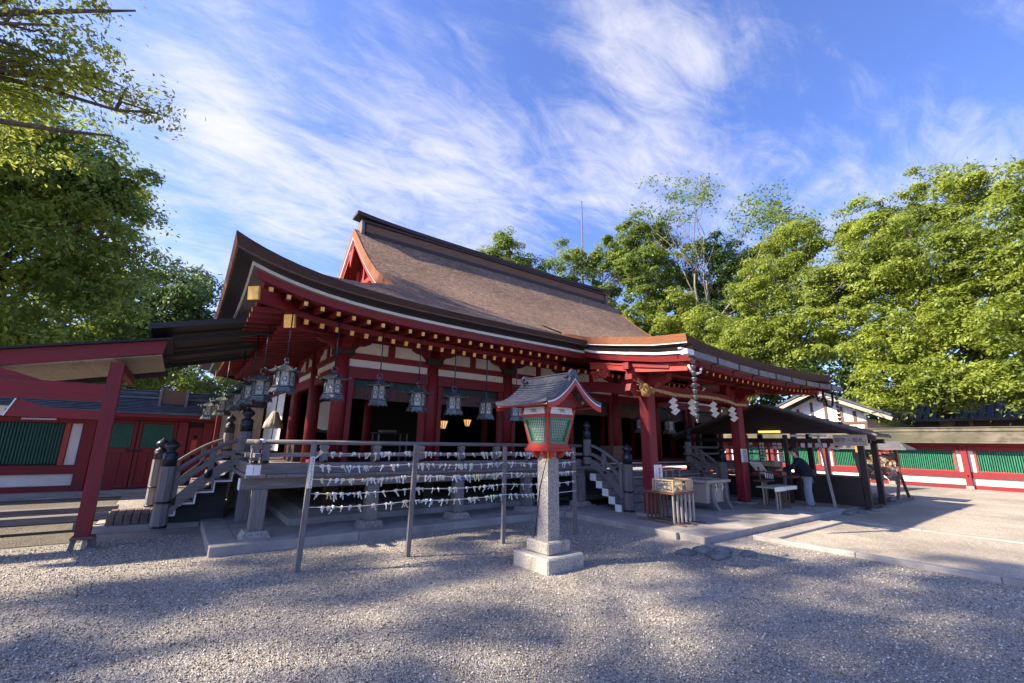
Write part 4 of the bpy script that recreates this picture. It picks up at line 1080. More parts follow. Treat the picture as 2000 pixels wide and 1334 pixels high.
# ------------------------------------------------------------------ rope, streamers, rain chains
def rope():
    R = thing('straw_rope', 'thick twisted straw rope tied across the two porch pillars', 'sacred rope', (10.5, 6.08, 2.7), 0, local=False)
    n = 90; cl = []
    for i in range(n+1):
        t = i/n; x = 8.30+t*4.42
        z = float(np.interp(x, [8.3, 8.8, 9.3, 9.75, 10.3, 11.1, 11.7, 12.15, 12.72], [2.83, 2.79, 2.755, 2.765, 2.80, 2.80, 2.76, 2.70, 2.73]))
        cl.append(Vector((x, 6.08-.03*math.sin(t*math.pi), z)))
    for k in range(3):
        pts = [p+Vector((0, math.cos(i*.55+k*2.094), math.sin(i*.55+k*2.094)))*.022 for i, p in enumerate(cl)]
        tube('strand', R, pts, .024, STRAW, 6)
    bits = []
    for k in range(26):
        a = rng.random()*6.28; r = rng.random()*.05; t = Vector((-.5, -.02, .10))*(.55+.5*rng.random())
        p = Vector((8.34, 6.06+r*math.cos(a), 2.78+r*math.sin(a)*1.3)); bits.append(tubevf([p, p+t+Vector((0, r*math.cos(a), r*math.sin(a)*1.8))], [.013, .007], 4))
    V, F = merge(bits); part('rope_tail', R, V, F, STRAW, kind='stuff')
    tube('rope_tail_binding', R, [(8.28, 6.06, 2.80), (8.42, 6.06, 2.78)], .075, OCHRE, 10)
    lathe('tail_wrap', R, [(.02, 0), (.09, .03), (.11, .14), (.07, .26), (.03, .30)], (8.16, 6.05, 2.62), OCHRE, 10)
rope()
def streamer(x, z0, lab, fl):
    R = thing('paper_streamer', lab, 'paper streamer', (x, 6.02, z0), math.radians(-48), 'zigzag paper streamers on the rope')
    for i in range(3):
        z = -.03-i*.118; c = (i*.022)+(-.01 if i == 1 else 0)
        q = [(c-.105, z-.075), (c+.01, z+.035), (c+.105, z-.03), (c-.01, z-.145)]
        V = [(a, .006*i, b) for a, b in q]+[(a, .004+.006*i, b) for a, b in q]
        part('fold', R, V, [(0, 3, 2, 1), (4, 5, 6, 7), (0, 1, 5, 4), (1, 2, 6, 5), (2, 3, 7, 6), (3, 0, 4, 7)], PAPER)
    tube('thread', R, [(0, 0, .05), (0, 0, -.03)], .004, PAPER, 4)
for x, z0, l, fl in ((9.12, 2.68, 'white zigzag paper streamer nearest the left porch pillar', 0), (9.88, 2.70, 'white zigzag paper streamer partly behind the rain chain', 0), (10.85, 2.70, 'white zigzag paper streamer third along the rope', 1), (11.78, 2.63, 'white zigzag paper streamer nearest the right porch pillar', 1)):
    streamer(x, z0, l, fl)
def chain(x, y, z0, z1, lab):
    R = thing('rain_chain', lab, 'rain chain', (x, y, z0), 0, local=False)
    z = z0; i = 0
    while z > z1:
        lathe('chain_cup', R, [(.02, 0), (.03, .02), (.05, .075), (.055, .09), (.04, .085), (.016, .02)], (x+.004*math.sin(i*2), y, z-.09), BRONZE, 8)
        tube('chain_link', R, [(x, y, z-.085), (x+.012, y, z-.105), (x, y, z-.125)], .004, BRONZE, 5); z -= .115; i += 1
    lathe('chain_weight', R, [(0, -.05), (.03, 0), (.02, .03)], (x, y, z), BRONZE, 8)
chain(7.70, 4.60, 3.20, 2.08, 'bronze cup rain chain hanging from the near left gutter corner')
chain(14.95, 4.60, 3.12, 2.1, 'bronze cup rain chain hanging from the far right gutter end')

# ------------------------------------------------------------------ things on the porch
def fortune_table():
    R = thing('slatted_table', 'small wooden table with many slender slat legs beside the left porch pillar', 'table', (8.25, 5.62, TZ-.03), 0, local=False)
    box('table_top', R, (7.82, 5.28, .655), (8.62, 6.05, .69), BROWN, .006)
    for y in (5.34, 5.95):
        for x in (7.88, 8.01, 8.14, 8.28, 8.42, 8.55): box('slat_leg', R, (x-.022, y-.015, .12), (x+.022, y+.015, .655), PALE if y < 5.5 else BROWN, .004)
    for x in (7.88, 8.22, 8.56): box('foot', R, (x-.03, 5.1, .10), (x+.03, 6.2, .13), BROWN, .006)
    B = thing('fortune_box', 'light wooden glass fronted box of fortune papers on the slatted table', 'box', (8.2, 5.6, .69), 0, local=False)
    x0, x1, y0, y1, z0, z1 = 7.93, 8.56, 5.36, 5.82, .692, .93
    box('box_base', B, (x0-.03, y0-.03, z0), (x1+.03, y1+.03, z0+.02), NEWW); 
    for a in (x0, x1):
        for b in (y0, y1): box('box_post', B, (a-.016, b-.016, z0+.02), (a+.016, b+.016, z1), NEWW)
    for b in (y0, y1): box('box_rail', B, (x0+.016, b-.014, z1-.03), (x1-.016, b+.014, z1), NEWW)
    for a in (x0, x1): box('box_rail', B, (a-.014, y0+.016, z1-.03), (a+.014, y1-.016, z1), NEWW)
    box('box_panel', B, (x0+.44, y0-.004, z0+.02), (x1-.016, y0+.006, z1-.03), NEWW)
    box('box_divider', B, (x0+.30, y0+.0, z0+.02), (x0+.31, y1, z1-.04), NEWW)
    bits = []
    r = random.Random(2)
    for k in range(260):
        c = Vector((r.uniform(x0+.03, x1-.16), r.uniform(y0+.015, y1-.03), z0+.02+r.random()*.14)); d = Vector((r.uniform(-1, 1), r.uniform(-1, 1), r.uniform(-.6, .6))).normalized()*.04
        bits.append(tubevf([c-d, c+d], [.009, .009], 3))
    V, F = merge(bits); part('fortune_slips', B, V, F, PAPERS[1], kind='stuff')
    for k in range(4): lathe('bell_tassel', B, [(0, -.02), (.02, 0), (0, .025)], (x1+.03, y0+.0, .78+.035*k), PAPER, 6)
    N = thing('notice_board', 'white upright notice おみくじ standing behind the fortune box', 'sign', (8.2, 5.9, .69), 0, local=False)
    box('board', N, (8.06, 5.86, .69), (8.33, 5.875, 1.19), PAPER, .002)
    text('lettering', N, 'おみくじ', .075, (8.22, 5.856, .99), (1, 0, 0), (0, 0, 1), INK, vertical=True)
    brush_marks(N, 8.12, 5.858, 1.12, .86, .03, 7, 2)
    box('stand', N, (8.17, 5.875, .69), (8.22, 5.90, 1.1), BROWN)
fortune_table()
def offering_box():
    R = thing('offering_box', 'grey wooden offering box with curved legs and hanging paper streamers', 'offering box', (10.7, 6.2, TZ), 0, local=False)
    x0, x1, y0, y1 = 10.12, 11.05, 5.95, 6.8
    V = [(x0+.05, y0+.04, .28), (x1-.05, y0+.04, .28), (x1-.05, y1-.04, .28), (x0+.05, y1-.04, .28), (x0, y0, .74), (x1, y0, .74), (x1, y1, .74), (x0, y1, .74)]
    part('chest', R, V, [(0, 3, 2, 1), (4, 5, 6, 7), (0, 1, 5, 4), (1, 2, 6, 5), (2, 3, 7, 6), (3, 0, 4, 7)], PALE)
    box('rim', R, (x0-.07, y0-.07, .74), (x1+.07, y0+.05, .80), PALE); box('rim', R, (x0-.07, y1-.05, .74), (x1+.07, y1+.07, .80), PALE)
    box('rim', R, (x0-.07, y0+.05, .74), (x0+.05, y1-.05, .80), PALE); box('rim', R, (x1-.05, y0+.05, .74), (x1+.07, y1-.05, .80), PALE)
    for k in range(6): box('grating_bar', R, (x0+.06, y0+.09+k*.13, .745), (x1-.06, y0+.12+k*.13, .775), GREY)
    for x in (x0+.22, x1-.12):
        for y, s in ((y0, -1), (y1, 1)):
            sweep('curved_leg', R, [(x, y-s*-.01+s*.02, .70), (x, y+s*.015, .5), (x+.01, y+s*.03, .35), (x+.04, y+s*.06, .22), (x+.10, y+s*.10, TZ-.02)], .05, .10, GREY, side=(0, 1, 0))
    for x, c in ((x0+.38, 0), (x1-.28, 1)):
        for k in range(3): box('paper_fold', R, (x+(.015 if k % 2 else -.015)-.02, y0-.04, .66-.05*k), (x+(.015 if k % 2 else -.015)+.02, y0-.036, .71-.05*k), PAPER, 0)
    lathe('straw_knot', R, [(0, 0), (.03, .02), (.02, .09), (.01, .12)], (10.55, y0-.04, .60), STRAWD, 8)
offering_box()
def inner_table():
    R = thing('kneeling_table', 'brown table with turned slats on the porch stair behind the offering box', 'table', (10.2, 7.1, .2), 0, local=False)
    box('table_top', R, (9.75, 6.98, .98), (10.75, 7.25, 1.01), BROWN)
    for k in range(10): box('slat_leg', R, (9.8+k*.1-.02, 7.0, .12), (9.8+k*.1+.015, 7.02, .98), PALE if k % 3 == 0 else BROWN)
    R = thing('basin_stand', 'tapered wooden stand on the stair left of the porch pillar', 'stand', (10.9, 8.5, 1.05), 0, local=False)
    V = []
    for h, z in ((.16, 1.05), (.24, 1.55)): V += [(9.6-h, 8.3-h, z), (9.6+h, 8.3-h, z), (9.6+h, 8.3+h, z), (9.6-h, 8.3+h, z)]
    R2 = part('tapered_box', R, V, [(3, 2, 1, 0), (4, 5, 6, 7), (0, 1, 5, 4), (1, 2, 6, 5), (2, 3, 7, 6), (3, 0, 4, 7)], BROWN)
inner_table()
def pillar_notice():
    N = thing('pillar_notice', 'white sheet of handwriting pinned on the right porch pillar', 'notice', (12.4, 6.1, 1.3), 0, local=False)
    box('sheet', N, (12.33, 6.165, 1.18), (12.67, 6.172, 1.53), PAPER, 0)
    for k in range(4): brush_marks(N, 12.61-k*.075, 6.163, 1.50, 1.22, .045, 5, 3+k)
    L = thing('lectern', 'small stand holding a tilted sheet and white charms beside the right porch pillar', 'stand', (12.75, 5.85, TZ), 0, local=False)
    for k in range(4): box('slat_leg', L, (12.55+k*.075, 5.78, TZ-.03), (12.58+k*.075, 5.82, .70), BROWN if k % 2 else PALE, .004)
    box('top_board', L, (12.42, 5.66, .70), (12.98, 5.98, .73), BROWN)
    V = [(12.35, 5.7, 1.20), (12.58, 5.66, .98), (12.58, 5.95, .98), (12.35, 5.99, 1.20)]
    part('tilted_sheet', L, V+[(a, b, c-.01) for a, b, c in V], [(0, 1, 2, 3), (7, 6, 5, 4), (0, 4, 5, 1), (1, 5, 6, 2), (2, 6, 7, 3), (3, 7, 4, 0)], PAPER)
    bar('sheet_post', L, (12.5, 5.8, .72), (12.46, 5.82, 1.08), .03, .03, BROWN, up=(1, 0, 0)); bar('charm_rail', L, (12.48, 5.7, .98), (12.98, 5.7, .93), .03, .03, BROWN)
    for k in range(5): box('paper_charm', L, (12.5+k*.10, 5.67, .80-.01*k), (12.53+k*.10, 5.678, .93-.01*k), PAPER, 0)
    T = thing('writing_table', 'low white topped table with slatted end left of the stall', 'table', (12.2, 5.25, TZ-.03), 0, local=False)
    box('table_top', T, (11.55, 5.05, .62), (12.75, 5.5, .65), PALE); box('hanging_sheet', T, (11.5, 5.03, .56), (12.10, 5.045, .66), PAPER, 0); box('hanging_sheet', T, (12.13, 5.035, .57), (12.72, 5.05, .655), PAPER, 0)
    for k in range(4): box('slat_leg', T, (11.95+k*.07, 5.2, .05), (11.98+k*.07, 5.24, .62), BROWN if k % 2 else PALE, .004)
    for k in range(4): box('slat_leg', T, (12.5, 5.15+k*.07, .05), (12.53, 5.18+k*.07, .62), BROWN, .004)
pillar_notice()
def blue_crate():
    R = thing('blue_box_stand', 'dark blue covered stand under the veranda left of the porch stair', 'crate', (7.8, 8.6, TZ), 0, local=False)
    box('crate_body', R, (7.35, 8.35, .34), (8.15, 9.0, .74), NAVY, .01); box('crate_foot', R, (7.3, 8.3, TZ), (8.2, 9.05, TZ+.04), NAVY)
    for x in (7.4, 8.1):
        for y in (8.4, 8.95): box('crate_leg', R, (x-.03, y-.03, TZ+.04), (x+.03, y+.03, .34), NAVY)
blue_crate()
def inner_lamp(x, y, z, lab):
    R = thing('paper_lamp', lab, 'lamp', (x, y, z), 0, 'lit paper lamps inside the hall', local=False)
    V = []
    for h, zz in ((.045, z-.11), (.09, z+.09)): V += [(x-h, y-h, zz), (x+h, y-h, zz), (x+h, y+h, zz), (x-h, y+h, zz)]
    part('lamp_shade', R, V, [(3, 2, 1, 0), (4, 5, 6, 7), (0, 1, 5, 4), (1, 2, 6, 5), (2, 3, 7, 6), (3, 0, 4, 7)], LAMP)
    for a in (-1, 0, 1):
        for b in (-1, 1): bar('lamp_rib', R, (x+a*.046, y+b*.048, z-.11), (x+a*.092, y+b*.094, z+.09), .012, .012, BLACK, up=(1, 0, 0))
        bar('lamp_rib', R, (x-.048, y+a*.046, z-.11), (x-.094, y+a*.092, z+.09), .012, .012, BLACK, up=(0, 1, 0))
    box('lamp_lid', R, (x-.13, y-.13, z+.10), (x+.13, y+.13, z+.125), BLACK); box('lamp_stem', R, (x-.012, y-.012, z+.125), (x+.012, y+.012, 3.29), BLACK)
inner_lamp(5.81, 11.0, 2.05, 'glowing paper lamp inside the second doorway, nearer one'); inner_lamp(7.47, 12.5, 2.2, 'smaller glowing paper lamp deeper inside the second doorway')
def drum():
    R = thing('drum', 'large round drum with pale skin inside the left side of the hall', 'drum', (3.1, 12.4, 1.05), 0, local=False)
    c = Vector((3.02, 12.2, 2.2)); n = Vector((-.35, -.94, 0)).normalized(); u = Vector((n.y, -n.x, 0)); w = Vector((0, 0, 1))
    def disc(name, r0, r1, d0, d1, mat):
        V = []; F = []; N = 28
        for d, r in ((d0, r0), (d1, r1)):
            for k in range(N): a = k/N*6.283; V.append(c+n*d+u*r*math.cos(a)+w*r*math.sin(a))
        F = [(k, (k+1) % N, N+(k+1) % N, N+k) for k in range(N)]+[tuple(range(N)), tuple(range(2*N-1, N-1, -1))]
        part(name, R, V, F, mat)
    disc('drum_shell', .44, .44, -.55, .0, DARK); disc('drum_skin', .37, .37, .0, .02, WHITE); 
    box('drum_cradle', R, (2.3, 12.0, 1.05), (3.3, 12.9, 1.55), DARK)
drum()
T = thing('side_table', 'thin legged table with a box inside the first dark doorway', 'table', (4.0, 10.4, 1.05), 0, local=False)
box('table_top', T, (3.7, 10.2, 1.75), (4.5, 10.7, 1.78), DARK); box('tray', T, (3.85, 10.3, 1.78), (4.2, 10.6, 1.84), BROWN)
for x in (3.75, 4.45):
    for y in (10.25, 10.65): box('leg', T, (x-.015, y-.015, 1.05), (x+.015, y+.015, 1.75), GREY)

# ------------------------------------------------------------------ long red wall on the right
def right_wall():
    X = 27.0
    R = thing('red_wall', 'long vermilion shrine wall with green bar windows and white plaster on the right', 'wall', (X, 0, 0), 0, local=False)
    y = -9.4; k = 0
    ys = [4.0+2.55*i for i in range(-6, 6)]
    for y in ys:
        box('wall_pillar', R, (X-.26, y-.10, .12), (X-.04, y+.10, 1.84), RED, .012); box('pillar_foot', R, (X-.28, y-.12, 0), (X-.02, y+.12, .14), CONC, .012)
        for z in (.55, 1.66): lathe('boss', R, [(0, -.03), (.03, -.02), (.03, .02), (0, .03)], (X-.27, y, z), BLACK, 6)
        a, b = y+.1, y+2.45
        box('sill_beam', R, (X-.12, a, 0), (X+.02, b, .165), RED); box('plaster_panel', R, (X-.06, a, .166), (X, b, .459), WHITE)
        box('lower_beam', R, (X-.14, a, .46), (X+.02, b, .69), RED); box('upper_beam', R, (X-.14, a, 1.57), (X+.02, b, 1.90), RED)
        for s0, s1 in ((a, a+.17), (b-.17, b)): box('plaster_strip', R, (X-.06, s0, .691), (X, s1, 1.569), WHITE)
        for s0, s1 in ((a+.171, a+.25), (b-.25, b-.171)): box('window_jamb', R, (X-.12, s0, .691), (X+.02, s1, 1.569), REDL)
        box('window_rail', R, (X-.125, a+.26, .691), (X+.0, b-.26, .735), REDL); box('window_back', R, (X+.01, a+.251, .736), (X+.03, b-.251, 1.569), GREEND)
        if y > -9:
            n = 26
            for i in range(n):
                yy = a+.28+(b-a-.56)*i/(n-1)
                if y > 1 and y < 6: box('window_bar', R, (X-.06, yy-.018, .736), (X-.02, yy+.018, 1.569), GREEN, 0)
            if not (y > 1 and y < 6):
                V, F = merge([bx((X-.06, a+.28+(b-a-.56)*i/(n-1)-.018, .736), (X-.02, a+.28+(b-a-.56)*i/(n-1)+.018, 1.569)) for i in range(n)])
                part('window_bars', R, V, F, GREEN, kind='stuff')
    y0, y1 = -11.5, 18.0
    for (a, b, m) in ((-.62, .0, 0),):
        V = [(X-.65, y0, 1.93), (X-.65, y1, 1.93), (X+.1, y1, 2.40), (X+.1, y0, 2.40), (X-.65, y0, 1.87), (X-.65, y1, 1.87), (X+.1, y1, 2.30), (X+.1, y0, 2.30)]
        part('roof_slope', R, V, [(0, 3, 2, 1), (4, 5, 6, 7), (0, 1, 5, 4), (2, 3, 7, 6), (1, 2, 6, 5), (3, 0, 4, 7)], TILEOLD)
    V = [(X+.85, y0, 1.93), (X+.85, y1, 1.93), (X+.1, y1, 2.40), (X+.1, y0, 2.40)]; part('roof_slope', R, V, [(0, 1, 2, 3)], TILEOLD)
    for i in range(11): t = (i+.5)/11; box('roof_course', R, (X-.65+.75*t-.02, y0, 1.93+.47*t), (X-.65+.75*t+.05, y1, 1.945+.47*t), TILEOLD, 0)
    box('ridge', R, (X-.02, y0, 2.38), (X+.22, y1, 2.52), TILEOLD); box('ridge', R, (X-.06, y0, 2.521), (X+.26, y1, 2.56), TILEOLD)
    box('eave_beam', R, (X-.5, y0, 1.80), (X-.4, y1, 1.868), RED)
right_wall()

# ------------------------------------------------------------------ red wall with doors on the left
def left_wall():
    Y = 17.3
    R = thing('red_gate_wall', 'shaded vermilion wall with a green barred window and a lattice double door on the left', 'wall', (-2.5, Y, 0), 0, local=False)
    def B(n, x0, x1, z0, z1, m, d0=-.06, d1=.02, b=.006, **k): return box(n, R, (x0, Y+d0, z0), (x1, Y+d1, z1), m, b, **k)
    B('stone_sill', -9, 1.6, -.02, .12, CONC, -.5, .1); B('stone_sill', -9, 1.6, -.02, .03, CONC, -.9, -.5)
    for a in (-6.6, -2.02, .10, .75): B('wall_pillar', a-.13, a+.13, .12, 2.05, RED, -.16, .1, .012)
    B('sill_beam', -9, -1.9, .12, .26, RED, -.10); B('plaster_panel', -9, -2.15, .261, .569, WHITE, -.03)
    B('lower_beam', -9, -1.9, .57, .80, RED, -.12); B('upper_beam', -9, -1.89, 1.92, 2.06, RED, -.12); B('upper_beam', -1.88, 1.5, 2.06, 2.2, RED, -.12)
    B('back_board', -9, 1.7, .1, 2.3, DARK, .06, .1)
    B('plaster_strip', -2.40, -2.18, .801, 1.919, WHITE, -.03); B('window_jamb', -2.52, -2.41, .801, 1.919, REDL, -.09)
    B('window_back', -6.4, -2.53, .84, 1.91, GREEND, 0)
    for i in range(60): x = -6.3+i*.063; B('window_bar', x-.016, x+.016, .84, 1.91, GREEND, -.05, -.01, 0)
    # doors
    for x0, x1, hx in ((-1.88, -.98, -1.08), (-.96, -.04, -.86)):
        D = B('door', x0, x1, .14, 2.05, RED, -.05, 0)
        box('door_stile', D, (x0, Y-.09, .14), (x0+.09, Y-.051, 2.05), RED); box('door_stile', D, (x1-.09, Y-.09, .14), (x1, Y-.051, 2.05), RED)
        for z0, z1 in ((.14, .24), (1.12, 1.26), (1.97, 2.05)): box('door_rail', D, (x0+.091, Y-.085, z0), (x1-.091, Y-.051, z1), RED)
        for u in (.33, .66): box('door_muntin', D, (x0+(x1-x0)*u-.03, Y-.08, .241), (x0+(x1-x0)*u+.03, Y-.051, 1.119), RED)
        box('lattice_back', D, (x0+.1, Y-.056, 1.27), (x1-.1, Y-.0515, 1.96), GREEND, 0)
        for i in range(8): x = x0+.13+(x1-x0-.26)*i/7; box('lattice_bar', D, (x-.014, Y-.075, 1.27), (x+.014, Y-.057, 1.96), GREENM, 0)
        for i in range(7): z = 1.32+.6*i/6; box('lattice_bar', D, (x0+.1, Y-.082, z-.014), (x1-.1, Y-.0755, z+.014), GREENM, 0)
    bar('door_bolt', R, (-1.15, Y-.11, 1.19), (-.80, Y-.11, 1.19), .04, .06, BLACK); B('side_panel', .25, .62, .5, 1.9, RED, -.06)
    for z in (1.0, 1.6): lathe('boss', R, [(0, -.05), (.05, -.03), (.05, .03), (0, .05)], (.43, Y-.09, z), BLACK, 8)
    B('notice', .36, .5, 1.1, 1.5, REDS, -.075, -.0605, 0)
    # sheet metal roof
    def slope(y0, z0, y1, z1, xa, xb, m, nm='roof_slope'):
        part(nm, R, [(xa, y0, z0), (xb, y0, z0), (xb, y1, z1), (xa, y1, z1), (xa, y0, z0-.07), (xb, y0, z0-.07), (xb, y1, z1-.07), (xa, y1, z1-.07)], [(0, 1, 2, 3), (7, 6, 5, 4), (0, 4, 5, 1), (1, 5, 6, 2), (2, 6, 7, 3), (3, 7, 4, 0)], m)
    slope(Y-.75, 2.30, Y+.1, 2.72, -9, 1.7, ROOFM); slope(Y+.95, 2.30, Y+.1, 2.72, -9, 1.7, ROOFM)
    for i in range(9): t = (i+.4)/9; box('roof_seam', R, (-9, Y-.75+.85*t-.02, 2.305+.42*t), (1.7, Y-.75+.85*t+.02, 2.325+.42*t), ROOFM, 0)
    for z, h in ((2.70, .09), (2.80, .03), (2.84, .08), (2.93, .03)): box('ridge_board', R, (-9, Y-.02-(.04 if h < .05 else 0), z), (1.7, Y+.22+(.04 if h < .05 else 0), z+h), ROOFM)
    box('ridge_box', R, (-.55, Y-.35, 2.55), (.02, Y+.4, 2.98), BROWN); box('ridge_frame', R, (-.62, Y-.4, 2.35), (-.55, Y+.45, 3.04), GREY); box('ridge_frame', R, (.02, Y-.4, 2.35), (.09, Y+.45, 3.04), GREY)
    box('eave_fascia', R, (-9, Y-.70, 2.14), (1.7, Y-.64, 2.23), RED)
left_wall()

# ------------------------------------------------------------------ red canopy in the left foreground
def canopy():
    Y = 9.2
    R = thing('red_canopy', 'vermilion post canopy with a sloping roof and pale board underside at the left edge', 'canopy', (-.95, Y, 0), 0, local=False)
    bar('post', R, (-.905, Y, .17), (-.925, Y+.02, 2.72), .17, .17, RED, up=(0, 1, 0)); box('shoe_plate', R, (-1.02, Y-.14, .14), (-.76, Y+.12, .175), BROWN)
    bar('wedge_leg', R, (-.98, Y-.05, .14), (-1.0, Y-.08, -.02), .06, .05, GREY, up=(0, 1, 0)); bar('wedge_leg', R, (-.86, Y-.05, .14), (-.86, Y-.08, -.02), .05, .05, PALE, up=(0, 1, 0)); bar('wedge_leg', R, (-.80, Y+.08, .14), (-.79, Y+.08, -.02), .09, .08, GREY, up=(0, 1, 0))
    zr = lambda x: 3.16+.224*(x+.38)
    xs = (-3.6, -.37)
    part('bargeboard', R, [(xs[0], Y-.03, zr(xs[0])), (xs[1], Y-.03, zr(xs[1])), (xs[1]-.03, Y-.03, zr(xs[1])-.22), (xs[0], Y-.03, zr(xs[0])-.23), (xs[0], Y+.04, zr(xs[0])), (xs[1], Y+.04, zr(xs[1])), (xs[1]-.03, Y+.04, zr(xs[1])-.22), (xs[0], Y+.04, zr(xs[0])-.23)],
         [(0, 3, 2, 1), (4, 5, 6, 7), (0, 1, 5, 4), (1, 2, 6, 5), (2, 3, 7, 6), (3, 0, 4, 7)], RED)
    part('roof_sheet', R, [(-3.7, Y-.10, zr(-3.7)+.005), (-.30, Y-.10, zr(-.30)+.005), (-.30, Y+3.0, zr(-.30)+.005), (-3.7, Y+3.0, zr(-3.7)+.005), (-3.7, Y-.10, zr(-3.7)+.04), (-.30, Y-.10, zr(-.30)+.04), (-.30, Y+3.0, zr(-.30)+.04), (-3.7, Y+3.0, zr(-3.7)+.04)],
         [(0, 3, 2, 1), (4, 5, 6, 7), (0, 1, 5, 4), (1, 2, 6, 5), (2, 3, 7, 6), (3, 0, 4, 7)], BLACK)
    for i in range(17):
        x0 = -3.6+i*.188; x1 = x0+.184
        d = .24
        part('ceiling_board', R, [(x0, Y+.045, zr(x0)-d), (x1, Y+.045, zr(x1)-d), (x1, Y+2.3, zr(x1)-d), (x0, Y+2.3, zr(x0)-d), (x0, Y+.045, zr(x0)-d+.02), (x1, Y+.045, zr(x1)-d+.02), (x1, Y+2.3, zr(x1)-d+.02), (x0, Y+2.3, zr(x0)-d+.02)],
             [(0, 1, 2, 3), (7, 6, 5, 4), (0, 4, 5, 1), (1, 5, 6, 2), (2, 6, 7, 3), (3, 7, 4, 0)], PALE)
    bar('purlin', R, (-3.6, Y+2.36, zr(-3.6)-.28), (-.36, Y+2.36, zr(-.36)-.28), .10, .12, BLACKW)
    bar('side_beam', R, (-.9, Y+.05, 2.66), (-.9, Y+2.3, 2.66), .10, .14, RED)
    sweep('tie_beam', R, [(x, Y+.0, z) for x, z in ((-3.6, 2.22), (-2.1, 2.235), (-1.4, 2.24), (-.99, 2.235))], .13, .26, RED, side=(0, 1, 0))
    part('knee_brace', R, [(x, Y+d, z) for d in (-.05, .05) for x, z in ((-2.9, 2.36), (-2.3, 2.36), (-1.9, 2.36), (-1.6, 2.34), (-2.1, 2.50), (-2.4, 2.62), (-2.9, 2.62))], [tuple(range(7)), tuple(range(13, 6, -1))]+[(i, i+7, (i+1) % 7+7, (i+1) % 7) for i in range(7)], RED)
    # carved nosing beam with a pale edge
    prism('nosing_beam', R, [(-1.98, 1.85), (-.99, 1.84), (-.99, 1.96), (-1.50, 1.985), (-1.66, 2.01), (-1.80, 2.06), (-1.90, 2.09)], 'y', Y-.07, Y+.07, RED)
    bar('nosing_edge', R, (-1.985, Y-.075, 1.85), (-1.905, Y-.075, 2.09), .015, .012, WHITEP, up=(0, 1, 0))
    bar('pale_strip', R, (-1.80, Y-.075, 1.815), (-1.45, Y-.075, 1.82), .02, .022, PALE)
    S_ = thing('wall_sign', 'small white sign with black letters cut by the left picture edge', 'sign', (-2.2, 9.5, 1.9), 0, local=False)
    box('sign_board', S_, (-2.65, 9.45, 1.86), (-2.0, 9.47, 2.0), PAPER, 0); text('lettering', S_, 'S', .09, (-2.03, 9.445, 1.925), (1, 0, 0), (0, 0, 1), INK)
    # stair canopy: dark boards rising to the right, under the hall's west eave
    D = thing('stair_canopy', 'dark board lean-to roof over the west stair joining the hall eave', 'canopy', (.3, 12, 0), 0, local=False)
    z0 = lambda x: 3.50+.262*x
    XA, XB = -.60, 1.12
    for i in range(13):
        ya = 9.1+i*.245; zz = -.018*i
        part('roof_board', D, [(x, y, z0(x)+zz+dz-(.035 if y > ya else 0)) for dz in (0, .03) for x, y in ((XA, ya), (XB, ya), (XB, ya+.27), (XA, ya+.27))], [(0, 1, 2, 3), (7, 6, 5, 4), (0, 4, 5, 1), (1, 5, 6, 2), (2, 6, 7, 3), (3, 7, 4, 0)], BLACKW)
    bar('verge_board', D, (XA-.02, 9.07, z0(XA)+.01), (XB, 9.07, z0(XB)+.01), .03, .09, BLACKW); bar('end_board', D, (XA-.02, 9.05, z0(XA)), (XA-.02, 12.3, z0(XA)-.24), .04, .14, BLACKW)
    for y in (9.7, 10.9, 12.0): bar('cross_bearer', D, (XA, y, z0(XA)-.10-.07*(y-9.1)), (XB, y, z0(XB)-.10-.07*(y-9.1)), .07, .09, BLACKW)
    # plank screen on the west side, floor of the back stair
    Sn = thing('plank_screen', 'tall pale plank screen beside the west veranda', 'screen', (1.3, 14.0, 1.0), 0, local=False)
    for i in range(5): box('plank', Sn, (.86+i*.19, 13.98, 1.05), (.86+i*.19+.184, 14.02, 2.42), PALE)
    box('screen_rail', Sn, (.80, 13.94, 2.42), (1.84, 14.06, 2.62), BLACKW); box('red_jamb', Sn, (.74, 13.93, 1.05), (.83, 14.07, 2.6), RED)
    Bl = thing('straw_skirt_ornament', 'bell shaped bundle of pale straw hanging by the west wall', 'ornament', (2.1, 13.6, 2.2), 0, local=False)
    lathe('straw_bell', Bl, [(.03, .40), (.08, .36), (.13, .24), (.21, .10), (.24, -.05), (.22, -.06), (.0, .0)], (2.0, 13.4, 1.92), surf('pale_straw', (.50, .45, .37), (.30, .26, .21), scale=26, stretch=(1, 1, .15), rough=.9, bump=1, bumpdist=.02), 36, lobes=12, amp=.05)
canopy()
